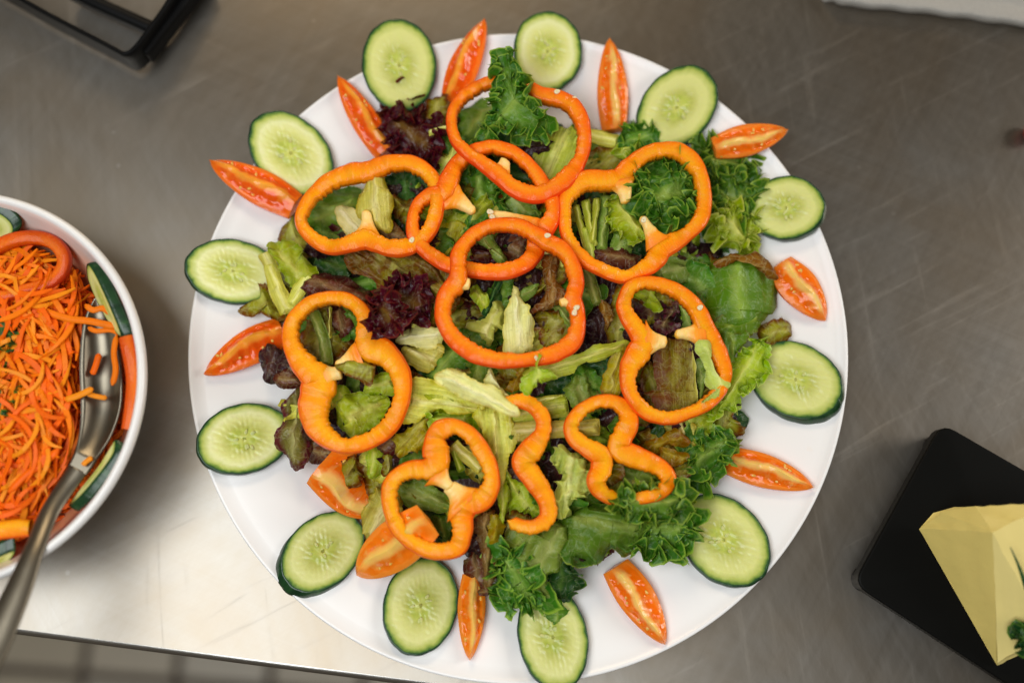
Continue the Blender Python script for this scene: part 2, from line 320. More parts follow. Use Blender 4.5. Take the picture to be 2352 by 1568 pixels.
def steelmat():
    m,nt,bs=newmat('brushed_steel'); co=objco(nt)
    col=None
    streaks=[]
    for ang,sx,sy in ((22,14,170),(-28,16,210),(58,15,190),(83,13,160),(-62,14,180)):
        rv=N(nt,'ShaderNodeVectorRotate',rotation_type='Z_AXIS'); L(nt,co,rv.inputs['Vector']); rv.inputs['Angle'].default_value=R_(ang)
        streaks.append(noise(nt,mapping(nt,rv.outputs[0],(sx*.7,sy,1),loc=(ang,1,0)),1.0,4,.6,.6))
    blend=noise(nt,co,6,2)
    s=mix(nt,ramp(nt,blend,[(.4,0.0),(.6,1.0)]),mix(nt,.5,streaks[0],streaks[1]),mix(nt,.5,streaks[2],streaks[3]))
    s=mix(nt,.3,s,streaks[4])
    fine=ramp(nt,streaks[1],[(.60,0.0),(.70,1.0)]); fine2=ramp(nt,streaks[3],[(.62,0.0),(.72,1.0)])
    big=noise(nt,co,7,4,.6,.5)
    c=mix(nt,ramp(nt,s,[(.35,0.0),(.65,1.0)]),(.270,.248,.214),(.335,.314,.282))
    c=mix(nt,ramp(nt,big,[(.30,.8),(.62,0.0)]),c,(.265,.210,.145))  # brown clouds put warm room reflections into the steel's colour
    spk=N(nt,'ShaderNodeTexVoronoi',feature='F1'); L(nt,co,spk.inputs['Vector']); spk.inputs['Scale'].default_value=26
    c=mix(nt,ramp(nt,spk.outputs['Distance'],[(.02,.3),(.05,0.0)]),c,(.5,.47,.42))
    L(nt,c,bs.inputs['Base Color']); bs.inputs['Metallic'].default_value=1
    r=math_(nt,'ADD',math_(nt,'MULTIPLY',s,.12),.31); r=math_(nt,'ADD',r,math_(nt,'MULTIPLY',math_(nt,'MAXIMUM',fine,fine2),.04))
    L(nt,r,bs.inputs['Roughness'])
    bs.inputs['Anisotropic'].default_value=.3
    bump(nt,bs,math_(nt,'ADD',s,math_(nt,'MULTIPLY',big,1.5)),.05,.0010); return m
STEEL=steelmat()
SPOONM=simple('spoon_steel',(.27,.235,.175),.36,1,.8,40,.04)
BLACK=simple('black_satin',(.004,.004,.004),.4,0,1.6,60,.06,spec=.08)
BOARDM=simple('black_melamine',(.004,.004,.0035),.38,0,1.5,30,.05,spec=.07)
BUTTER=simple('butter_yellow_shaded',(.74,.58,.17),.42,0,.9,35,.5,.0025)  # darker copy for the sides, their shade put into the butter colour
BUTTERF=simple('butter_yellow_lit',(.84,.69,.25),.38,0,.93,30,.4,.002)  # lighter copy for the top face, brighter light put into the colour
CLOTH=simple('grey_cloth',(.42,.40,.36),.85,0,.8,500,.6,.0008)
CHIVE=simple('chive_green',(.02,.09,.02),.4,0,.7,200,.1)

# ------------------------------------------------------------------ floor and table
FZ=-0.86
t0=at(190,1568,FZ); t1=at(405,1568,FZ); pitch=float(np.linalg.norm((t1-t0)[:2])); fang=math.atan2(t1[1]-t0[1],t1[0]-t0[0])+R_(-4)
GROUT=simple('grout_dark',(.13,.10,.075),.8,0,.8,60,.3)
TILE=[simple('floor_tile_%s'%k,c,.42,0,.8,18,.2) for k,c in (('tan',(.62,.53,.39)),('grey_tan',(.64,.56,.43)),('warm_tan',(.58,.49,.35)))]
V,F=box(-2.2,2.2,-2.2,2.2,FZ-.05,FZ-.004)
floor=structure('floor',mesh('floor',V,[F],smooth=False,mats=[GROUT]))
h=pitch*.5-.004*1.4
tv,tf=slab([(-h,-h),(h,-h),(h,h),(-h,h)],-.012,.0,.0025,3)
tm=[mesh('floor_tile',tv,tf,smooth=False,mats=[m]) for m in TILE]
cF,sF=math.cos(fang),math.sin(fang)
rowpt=at(190,1549,FZ)
for i in range(-6,7):
    for j in range(-3,2):
        lx,ly=(i+.5)*pitch,(j+.5)*pitch
        o=obj('floor_tile',tm[rnd.randrange(3)],floor,(rowpt[0]+cF*lx-sF*ly,rowpt[1]+sF*lx+cF*ly,FZ)); o.rotation_euler=(0,0,fang)
# steel table
e0=at(0,1453,0)[:2]; e1=at(880,1567,0)[:2]; ed=(e1-e0)/np.linalg.norm(e1-e0); en=np.array([-ed[1],ed[0]])
mid=(e0+e1)/2
table=thing('steel_table','long brushed stainless steel worktable with scratched top carrying the salad platter','table',(float(mid[0]),float(mid[1]),FZ))
tl=np.array([table.location.x,table.location.y])
def tp(a,b): return ed*a+en*b
RB=.0035
P=np.array([tp(-1.1,RB),tp(1.5,RB),tp(1.5,1.3),tp(-1.1,1.3)])
z0=-FZ
V=np.array([[p[0],p[1],z] for z in (z0-.03,z0) for p in P]); F=np.array([(4,5,6,7),(3,2,1,0),(0,1,5,4),(1,2,6,5),(2,3,7,6),(3,0,4,7)])
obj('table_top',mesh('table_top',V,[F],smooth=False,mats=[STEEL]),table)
aa=np.linspace(math.pi/2,-math.pi/2,10); prof=[(RB-RB*math.cos(a),z0-RB+RB*math.sin(a)) for a in aa]
V=[];
xs=np.linspace(-1.1,1.5,60)
for x in xs:
    for b,z in prof: p=tp(x,b); V.append((p[0],p[1],z-.0003+.0004*math.sin(x*37)))
obj('rolled_edge',mesh('rolled_edge',V,[gridq(60,10)[:,::-1]],mats=[simple('edge_steel',(.60,.58,.54),.22,1,.9,50,.05)]),table)
for a,b in ((-1.0,.1),(1.4,.1),(1.4,1.2),(-1.0,1.2)):
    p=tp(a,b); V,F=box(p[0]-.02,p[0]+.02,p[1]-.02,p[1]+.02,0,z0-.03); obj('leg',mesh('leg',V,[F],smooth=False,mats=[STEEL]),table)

def lathe(prof,n=160):
    prof=np.array(prof); a=np.linspace(0,2*math.pi,n,endpoint=False)
    V=np.stack([np.outer(np.cos(a),prof[:,0]),np.outer(np.sin(a),prof[:,0]),np.tile(prof[:,1],(n,1))],-1).reshape(-1,3)
    return V,gridq(n,len(prof),True)
# ------------------------------------------------------------------ platter
def fitc(px,py,z): return at(px,py,z)
PC=at(1190,784,.018)[:2]; 
PR=.1895
def plate_z(r):
    r=np.asarray(r,float)
    s=np.clip((r-.118)/(PR-.118),0,1)
    return .0065+.0115*(s*s*(3-2*s))**.8
prof=[(0.0005,.0065),(.06,.0065),(.118,.0065)]+[(r,float(plate_z(r))) for r in np.linspace(.124,PR-.0035,12)]
prof+=[(PR-.0022,.0193),(PR-.0010,.0197),(PR-.0002,.0191),(PR,.0180),(PR-.0012,.0168),(PR-.0035,.0150),(.150,.0075),(.122,.0022),(.118,.0004),(.113,.0004),(.110,.0025),(.0005,.0025)]
V,F=lathe(prof,200)
obj_plate=tag(obj('platter',mesh('platter',V,[F],mats=[CERAMIC]),None,(PC[0],PC[1],.0006)),'large round white ceramic platter with a raised lip, under the mixed salad','platter')
# heap of salad
HC=at(1180,775,.03)[:2]
def H(P):
    r=np.linalg.norm(np.asarray(P)[...,:2]-HC,axis=-1)
    s=np.clip(r/.150,0,1.2)
    return .0225+.020*(1-s**2.2)
def at_h(px,py,lift=0.0):
    z=.03
    for _ in range(4):
        p=at(px,py,z); z=float(H(p))+lift
    return at(px,py,z)
# ------------------------------------------------------------------ leaves
LEAFCOUNT=0
def frac(x): return x-np.floor(x)
def leafmesh(poly,spine,pal,lift=0.0,amp=.0022,ruf=.002,lam=.012,teeth=.0,tl_=.004,frill=None,droop=.0015,rib=.0008,thick=0.0,seed=1,tilt=(0,0),nf=45,px=True,dens=.0009,center=None,irr=1.0):
    if px:
        W=np.array([at_h(a,b,lift)[:2] for a,b in poly]); S=np.array([at_h(a,b,lift)[:2] for a,b in spine])
    else: W=np.array(poly,float); S=np.array(spine,float)
    if ((W[:,0]*np.roll(W[:,1],-1)-np.roll(W[:,0],-1)*W[:,1]).sum())<0: W=W[::-1]
    per=np.linalg.norm(np.diff(np.vstack([W,W[:1]]),axis=0),axis=1).sum()
    n=int(np.clip(per/dens,40,420)); C,s,per=resample(crom(W,len(W)*14),n)
    T=np.roll(C,-1,0)-np.roll(C,1,0); T/=np.linalg.norm(T,axis=1)[:,None]+1e-9; O=np.stack([T[:,1],-T[:,0]],1)
    rs=np.random.RandomState(seed*13+5)
    # serrated, slightly irregular rim
    irregular=.0012*nz(C,38,seed)+.00035*nz(C,150,seed+6)+.00022*nz(C,500,seed+2)
    disp=irregular*irr
    if teeth>0:
        ph=s/tl_+.8*nz(C,60,seed+5); disp=disp+teeth*(1-np.abs(2*frac(ph)-1))**1.6*(.65+.35*nz(C,90,seed+9))
    C=C+O*disp[:,None]
    sd=S[1]-S[0]; sl=np.linalg.norm(sd)+1e-9; sd=sd/sl
    a=np.clip(((C-S[0])@sd),0,sl); SP=S[0]+sd*a[:,None]
    wob=.0007*nz(SP,80,seed+1); SP=SP+np.stack([-sd[1],sd[0]],0)*wob[:,None]
    M=int(np.clip(np.linalg.norm(C-SP,axis=1).max()/.0016,6,16))
    t=np.linspace(0,1,M)
    XY=SP[:,None,:]*(1-t)[None,:,None]+C[:,None,:]*t[None,:,None]
    tt=np.broadcast_to(t[None,:],(n,M)); ss=np.broadcast_to(s[:,None],(n,M))
    base=H(XY); AN=np.stack([((XY-S[0])@sd)*.38,(XY-S[0])@np.array([-sd[1],sd[0]]),np.full(XY.shape[:-1],seed*.013)],-1)
    cc=XY.reshape(-1,2).mean(0) if center is None else np.array(center)
    base=base.mean()*.35+base*.65
    ph=ss/lam*6.283+2.6*nz(XY,28,seed+3)
    crs=nz(AN,nf*1.5,seed+8); Z=base+lift+amp*.85*nz(XY,nf*.5,seed)+amp*(.55-1.5*np.abs(crs))*.75+amp*.16*nz(AN,nf*4,seed+4)+ruf*tt**2.2*np.sin(ph)-droop*tt**2+rib*np.exp(-(tt/.12)**2)
    Z=Z+(XY[...,0]-cc[0])*tilt[0]+(XY[...,1]-cc[1])*tilt[1]
    side=ruf*.5*tt**2*np.cos(ph); XY=XY+T[:,None,:]*side[...,None]
    Z=np.maximum(Z,.010)
    V=np.concatenate([XY,Z[...,None]],-1).reshape(-1,3); Q=[gridq(n,M,True)]
    uv=np.stack([ss*100,tt],-1).reshape(-1,2)
    al=((XY-S[0])@sd)*100; ac=((XY-S[0])@np.array([-sd[1],sd[0]]))*100
    st=np.stack([al,ac,np.full_like(al,seed*3.1)],-1).reshape(-1,3)
    if thick>0:
        n0=len(V); V2=V.copy(); V2[:,2]-=thick*(1-tt.ravel()**6*.75); V=np.vstack([V,V2]); Q.append(gridq(n,M,True)[:,::-1]+n0)
        i=np.arange(n); j=(i+1)%n; Q.append(np.stack([i*M+M-1,n0+i*M+M-1,n0+j*M+M-1,j*M+M-1],1))
        uv=np.vstack([uv,uv]); st=np.vstack([st,st])
    if frill:
        # ribbons much longer at the rim than at the root, so they fold into curls
        fw,fl,rows=frill[:3]; arc=frill[3] if len(frill)>3 else None
        G=V[:n*M].reshape(n,M,3)
        for row in range(rows):
            tr=(1.0,.72,.46,.28)[row]; k=int(round(tr*(M-1)))
            m=int(per*(1-.25*row)/.00062); idx=np.linspace(0,n,m,endpoint=False); i0=idx.astype(int)%n; i1=(i0+1)%n; f=(idx-idx.astype(int))[:,None]
            B=G[i0,k]*(1-f)+G[i1,k]*f; o2=O[i0]; t2=T[i0]; sv=np.interp(idx,np.arange(n+1),np.r_[s,per])
            if arc is not None:
                cen=np.array(at_h(arc[0],arc[1])[:2]); msk=np.clip((arc[2]*.00025-np.linalg.norm(B[:,:2]-cen,axis=1))/.006,0,1)
            else: msk=np.ones(m)
            R=7; tau=np.linspace(0,1,R)
            jit=nz(B,55,seed+row*7)
            th=R_(33)+R_(22)*nz(B,40,seed+11+row)+ (1.15+.2*jit)*np.sin(sv/fl*6.283+2.2*nz(B,45,seed+row*3+2))
            wdt=fw*(.75+.3*nz(B,70,seed+20+row))*(1-.15*row)*msk+.0004
            tooth=1+.65*(1-np.abs(2*frac(sv/(fl*.46)+.6*nz(B,120,seed+30))-1))**1.9+.10*nz(B,300,seed+31)
            l=wdt[:,None]*tau[None,:]*(1+(tooth[:,None]-1)*tau[None,:]**2)
            curl=th[:,None]*(.35+.75*tau[None,:])
            sh=.55*fw*tau[None,:]**1.8*np.cos(sv/fl*6.283*1.0+1.1*jit)[:,None]*msk[:,None]
            Pp=B[:,None,:].repeat(R,1)
            Pp[...,:2]+=o2[:,None,:]*(l*np.cos(curl))[...,None]+t2[:,None,:]*sh[...,None]
            Pp[...,2]+=l*np.sin(curl)*.85
            Pp[...,2]=np.maximum(Pp[...,2],.010)
            keep=(msk>.02)
            n0=len(V); V=np.vstack([V,Pp.reshape(-1,3)])
            q=gridq(m,R,True); kk=keep[(q[:,0]//R)]; Q.append(q[kk]+n0)
            uvr=np.stack([np.broadcast_to(sv[:,None]*100,(m,R)),np.broadcast_to(.80+.2*tau[None,:],(m,R))],-1).reshape(-1,2); uv=np.vstack([uv,uvr])
            st=np.vstack([st,np.c_[Pp.reshape(-1,3)[:,:2]*100,np.full(m*R,seed)]])
    used=np.zeros(len(V),bool)
    for q in Q: used[q.ravel()]=True
    rm=np.cumsum(used)-1; Q=[rm[q] for q in Q]; V=V[used]; uv=uv[used]; st=st[used]
    c=V.mean(0); c[2]=V[:,2].min(); V=V-c
    return V,Q,uv,st,c
def leaf(label,poly,spine,pal,**kw):
    global LEAFCOUNT
    LEAFCOUNT+=1
    group=kw.pop('group',None); nm=kw.pop('name','lettuce_leaf'); kw.setdefault('seed',LEAFCOUNT)
    V,Q,uv,st,c=leafmesh(poly,spine,pal,**kw)
    me=mesh(nm,V,Q,uv,st,mats=[LM[pal]])
    o=obj(nm,me,None,c); tag(o,label,'lettuce rib' if 'rib' in nm else 'lettuce leaf',group or ('lettuce ribs in the salad' if 'rib' in nm else 'lettuce leaves in the salad')); return o
# ------------------------------------------------------------------ pepper rings
def ellipsoid(rx,ry,rz,n=10,m=7):
    a=np.linspace(0,2*math.pi,n,endpoint=False); b=np.linspace(-math.pi/2+.12,math.pi/2-.12,m)
    V=np.stack([np.outer(np.cos(a)*(1+.25*np.cos(a)),np.cos(b))*rx,np.outer(np.sin(a),np.cos(b))*ry,np.tile(np.sin(b),(n,1))*rz],-1).reshape(-1,3)
    return V,gridq(n,m,True)
SEC=np.array([(.34,0),(.47,.20),(.5,.45),(.48,.70),(.40,.88),(.28,.965),(.12,1.0),(-.05,.99),(-.22,.96),(-.34,.93),(-.42,.86),(-.46,.55),(-.48,.08),(-.15,-.02),(.12,-.02)])
SV=[0,0,0,0,0,.16,.34,.5,.64,.76,.86,.94,1,1,.5]
def ring(label,pts,closed,tint,lift,membranes,hgt=.0072,und=.0016,seed=1,inner=1.0,parts_under=None,scale_px=1.0):
    P=np.array(pts,float); zc=float(H(np.mean([at_h(a,b,lift)[:2] for a,b,_ in pts],0)))
    n=len(pts)*14
    raw=crom(P,n,closed)
    W3=[]
    for a,b,wd in raw:
        z=.04
        for _ in range(4):
            p=at(a,b,z); z=.45*zc+.55*float(H(p))+lift+hgt
        W3.append((p[0],p[1],z,wd))
    W3=np.array(W3); Rz,s,per=resample(W3,max(160,int(per_len(W3)/.0009)),closed)
    C=Rz[:,:2]; n=len(C)
    if closed: T=np.roll(C,-1,0)-np.roll(C,1,0)
    else: T=np.gradient(C,axis=0)
    # soften tangents at the notches
    for _ in range(3):
        T=T+np.roll(T,1,0)+np.roll(T,-1,0) if closed else T
    T/=np.linalg.norm(T,axis=1)[:,None]; O=np.stack([T[:,1],-T[:,0]],1)
    if closed and ((C[:,0]*np.roll(C[:,1],-1)-np.roll(C[:,0],-1)*C[:,1]).sum()<0): O=-O
    if not closed and inner<0: O=-O
    z=Rz[:,2]+und*nz(C,22,seed)-hgt; w_=Rz[:,3]*.000264
    w_=w_*(1+.022*nz(C,110,seed+1)+.06*nz(C,36,seed+15))
    jag=.00022*nz(C,1100,seed+2)+.00042*nz(C,260,seed+3)
    k=len(SEC); sn=SEC[:,0]; sz=SEC[:,1]
    inn=np.clip((-sn-.2)/.25,0,1)
    hv=hgt*(1+.10*nz(C,90,seed+4))
    XY=C[:,None,:]+O[:,None,:]*(w_[:,None]*sn[None,:]-jag[:,None]*inn[None,:])[...,None]
    Z=z[:,None]+hv[:,None]*sz[None,:]+.00018*nz(XY,500,seed+6)*(sz>.8)
    if not closed:
        tp_=np.clip(np.minimum(np.arange(n),n-1-np.arange(n))/6.0,.15,1)[:,None]; XY=C[:,None,:]+(XY-C[:,None,:])*tp_[...,None]
    V=np.concatenate([XY,Z[...,None]],-1)
    loc=V.reshape(-1,3).mean(0); loc[2]=V[...,2].min(); V=V-loc
    root=thing('bell_pepper_ring',label,'pepper ring',loc,'orange bell pepper rings laid over the salad')
    fl,sk=PM[tint]
    uv=np.stack([np.broadcast_to(s[:,None]*100,(n,k)),np.broadcast_to(np.array(SV)[None,:],(n,k))],-1)
    i=np.arange(n if closed else n-1)[:,None]
    def strip(cols):
        q=[]
        for a,b in zip(cols[:-1],cols[1:]):
            q.append(np.stack([i[:,0]*k+a,((i[:,0]+1)%n)*k+a,((i[:,0]+1)%n)*k+b,i[:,0]*k+b],1))
        return np.concatenate(q)
    F1=strip(list(range(4,k))+[0]); F2=strip([0,1,2,3,4])
    obj('flesh',mesh('flesh',V.reshape(-1,3),[F1],uv.reshape(-1,2),mats=[fl]),root)
    obj('skin',mesh('skin',V.reshape(-1,3),[F2],uv.reshape(-1,2),mats=[sk]),root)
    for (ax,ay),(bx,by),w0,w1 in membranes:
        zt=.45*zc+.55*float(H(at(ax,ay,zc)))+lift+hgt
        A=at(ax,ay,zt); B=at(bx,by,zt-.0004); m=22; t=np.linspace(0,1,m); d=(B-A)[:2]; Ln=np.linalg.norm(d); d/=Ln; nn=np.array([-d[1],d[0]])
        ctr=A[:2]+np.outer(t,B[:2]-A[:2])+np.outer(.0006*np.sin(t*5+ax),nn)
        wd=(w0*1.7*(1-t)**2.2+w1*(1-(1-t)**2.2))*.00028*(1+.07*nz(ctr,90,ax)); 
        end=np.clip((1-t)/.10,0.0,1)**.5; wd=wd*(.25+.75*end)
        a=np.linspace(0,2*math.pi,12,endpoint=False)
        zz=zt-.0033*(1-.0*t)+.0004*nz(ctr,200,ay)
        Vm=np.stack([ctr[:,0][:,None]+nn[0]*np.outer(wd/2,np.cos(a)),ctr[:,1][:,None]+nn[1]*np.outer(wd/2,np.cos(a)),zz[:,None]+np.outer(.0030*(.55+.45*end),np.sign(np.sin(a))*np.abs(np.sin(a))**.6)+.0003*t[:,None]],-1)
        uvm=np.stack([np.broadcast_to(t[:,None],(m,12)),np.broadcast_to(a[None,:]/6.28,(m,12))],-1).reshape(-1,2)
        Vm=Vm.reshape(-1,3)-loc; Q=gridq(12,m,True)
        # grid is (m,12): close around the section
        ii=np.arange(m-1)[:,None]; jj=np.arange(12)[None,:]
        Q=np.stack([ii*12+jj,ii*12+(jj+1)%12,(ii+1)*12+(jj+1)%12,(ii+1)*12+jj],-1).reshape(-1,4)
        Vm=np.vstack([Vm,Vm[-12:].mean(0)]); uvm=np.vstack([uvm,[1,0]])
        tri=np.stack([(m-1)*12+jj[0],(m-1)*12+(jj[0]+1)%12,np.full(12,m*12)],1)
        obj('membrane',mesh('membrane',Vm,[Q,tri],uvm,mats=[MEMB]),root)
    return root
def per_len(W): return np.linalg.norm(np.diff(np.vstack([W[:,:2],W[:1,:2]]),axis=0),axis=1).sum()
def pepper_seed(label,px,py,lift,ang,sz=15,ri=None):
    p=at_h(px,py,lift)
    if ri is not None:
        pts=RR[ri][1]; li=RR[ri][4]; zc=float(H(np.mean([at_h(a,b,li)[:2] for a,b,_ in pts],0)))
        for _ in range(4): p=at(px,py,.45*zc+.55*float(H(p))+li+.0072+.0003)
    V,F=ellipsoid(sz*.000125,sz*.0001,.0006)
    o=obj('pepper_seed',mesh('pepper_seed',V,[F],mats=[PSEED]),None,p); o.rotation_euler=(0,0,R_(ang)); tag(o,label,'seed','loose pepper seeds'); return o
RT=.0075   # how far ring tops stand above the leaves is RT+height
RR=[
("large red-orange pepper ring at the top, a green leaf rising through it",
 [(1036,280,25),(1042,245,26),(1060,218,27),(1090,197,30),(1125,184,28),(1165,183,28),(1205,190,32),(1240,210,38),(1280,219,38),(1315,238,36),(1337,275,34),(1343,315,32),(1335,355,32),(1313,392,40),(1283,422,42),(1245,440,42),(1205,438,40),(1172,422,40),(1145,398,40),(1112,374,32),(1075,350,30),(1047,320,27)],
 True,'red',RT+.0035,[((1146,392),(1164,364),34,22)]),
("pepper ring half covered by the top and central rings, with two long pale membranes",
 [(1035,400,42),(1050,368,38),(1085,343,34),(1135,335,32),(1180,347,32),(1215,375,32),(1245,415,32),(1268,455,34),(1268,495,36),(1250,525,42),(1232,548,38),(1228,575,38),(1205,603,38),(1165,620,36),(1120,620,36),(1075,614,36),(1035,605,34),(1000,587,36),(965,560,34),(948,530,30),(948,495,28),(958,465,28),(985,445,34),(1018,440,46)],
 True,'red',RT-.003,[((1030,447),(1092,483),44,22),((1240,520),(1122,489),26,22)]),
("two-lobed orange pepper ring at the upper left, pierced by a pale lettuce rib",
 [(690,508,28),(700,470,30),(722,438,34),(755,412,40),(800,395,46),(845,388,46),(875,378,40),(910,370,36),(950,373,36),(985,395,36),(1003,430,34),(1003,470,34),(992,510,34),(968,545,36),(935,565,40),(898,568,38),(865,556,42),(838,546,48),(808,556,42),(770,564,36),(735,555,34),(705,533,30)],
 True,'orange',RT,[((838,548),(842,480),44,18)]),
("large two-lobed pepper ring at the upper right, curly green lettuce filling one lobe",
 [(1298,495,28),(1300,455,34),(1318,427,42),(1350,411,44),(1390,410,46),(1425,405,50),(1445,380,42),(1475,355,36),(1515,342,36),(1560,344,38),(1592,368,38),(1612,410,36),(1620,455,34),(1612,497,34),(1588,527,34),(1555,547,42),(1522,565,52),(1507,592,44),(1478,615,38),(1435,630,32),(1390,618,32),(1350,598,32),(1318,565,32),(1302,530,28)],
 True,'orange',RT,[((1425,410),(1440,464),46,22),((1515,556),(1472,496),36,16)]),
("large red-orange pepper ring in the centre of the heap, lying on top of its neighbour",
 [(1052,610,32),(1055,575,34),(1080,540,32),(1115,519,28),(1155,512,28),(1195,516,30),(1228,532,34),(1262,552,34),(1295,572,34),(1315,605,34),(1324,645,36),(1317,683,36),(1327,715,34),(1327,750,36),(1312,785,38),(1275,808,40),(1235,820,34),(1190,826,34),(1140,823,38),(1090,808,42),(1045,777,40),(1022,742,36),(1016,708,36),(1026,672,38),(1050,643,42)],
 True,'red',RT+.0042,[((1050,645),(1080,648),34,22),((1320,685),(1286,697),34,16)]),
("figure-eight orange pepper ring at the lower left, dark red frills over its shoulder",
 [(664,775,40),(670,735,34),(700,700,32),(740,683,30),(785,682,32),(818,700,34),(838,730,38),(840,768,46),(850,796,60),(885,812,58),(915,850,44),(923,895,38),(915,935,40),(892,975,40),(850,1007,38),(800,1022,34),(760,1010,42),(728,980,54),(718,940,62),(724,902,68),(732,872,70),(708,848,56),(680,815,46)],
 True,'amber',RT+.001,[((735,866),(782,850),44,26),((826,812),(768,836),36,16)]),
("orange pepper ring at the right, two pale membranes meeting across its waist",
 [(1435,695,32),(1448,660,30),(1485,647,28),(1530,655,32),(1570,675,36),(1600,705,38),(1618,740,42),(1635,775,48),(1655,812,42),(1668,850,32),(1657,890,32),(1625,925,30),(1580,947,28),(1535,957,30),(1490,946,32),(1457,915,32),(1444,880,34),(1448,840,42),(1470,805,50),(1478,778,52),(1458,742,42),(1442,718,34)],
 True,'orange',RT,[((1480,780),(1533,787),52,26),((1622,762),(1551,768),44,20)]),
("three-lobed amber pepper ring at the bottom left, partly under an orange tomato wedge",
 [(1000,1002,44),(1015,984,40),(1045,979,34),(1078,996,34),(1105,1032,34),(1125,1072,34),(1128,1112,36),(1106,1145,46),(1070,1158,56),(1058,1185,50),(1062,1215,42),(1050,1255,40),(1015,1265,38),(970,1258,34),(925,1226,34),(900,1180,34),(893,1132,34),(905,1098,34),(940,1078,38),(978,1076,44),(1000,1060,56),(1000,1030,58)],
 True,'amber',RT+.001,[((1000,1085),(1038,1118),40,20),((1070,1158),(1028,1112),58,30)]),
("narrow wavy pepper ring piece in the lower middle, open on its left side",
 [(1150,925,26),(1195,918,34),(1228,932,34),(1248,960,34),(1246,995,38),(1222,1030,48),(1203,1060,50),(1222,1092,46),(1245,1125,42),(1260,1160,40),(1257,1190,34),(1232,1208,30),(1200,1208,28),(1165,1195,26)],
 False,'amber',RT,[]),
("small pinched pepper ring at the lower right, its end under curly green lettuce",
 [(1537,1102,36),(1520,1075,40),(1485,1058,46),(1450,1045,50),(1422,1030,46),(1428,1005,46),(1443,975,46),(1442,945,38),(1415,922,30),(1375,920,28),(1335,942,30),(1313,975,34),(1322,1005,38),(1350,1025,42),(1382,1048,50),(1382,1078,48),(1370,1105,42),(1385,1130,34),(1420,1146,30),(1470,1143,30),(1515,1132,30)],
 True,'amber',RT-.001,[]),
]
for k,(lab,pts,cl,ti,li,mem) in enumerate(RR): ring(lab,pts,cl,ti,li,mem,seed=k+2)
SL=RT+.0075
for lab,x,y,a,l in (("cream seed on the top pepper ring, the left one of two",1278,211,20,.0035),("cream seed on the top pepper ring, the right one of two",1317,228,40,.0035),
  ("cream seed on the upper left pepper ring",945,552,60,0),("slim seed on the top arc of the central pepper ring",1256,541,10,.0035),("round white seed on the right side of the central pepper ring",1319,719,80,.0040),
  ("thin split seed touching the round white seed on the central ring",1323,707,30,.0040),("cream seed on the right arm of the right-hand pepper ring",1607,707,40,0),
  ("pale seed at the bottom edge of the central pepper ring, beside a lettuce tip",1230,824,80,.0040)):
    pepper_seed(lab,x,y,SL+l-.0003,a,ri={.0035:0,.0040:4}.get(l,2 if x<1200 else 6) if x!=1256 else 4)
for lab,x,y,a in (("pale seed at the tip of a membrane above the central ring",1124,486,-10),("pale seed under the membrane tip above the central ring",1130,498,-50),("cream seed at the foot of a membrane beside curly lettuce",1478,506,70)):
    pepper_seed(lab,x,y,SL-.0010,a,16)
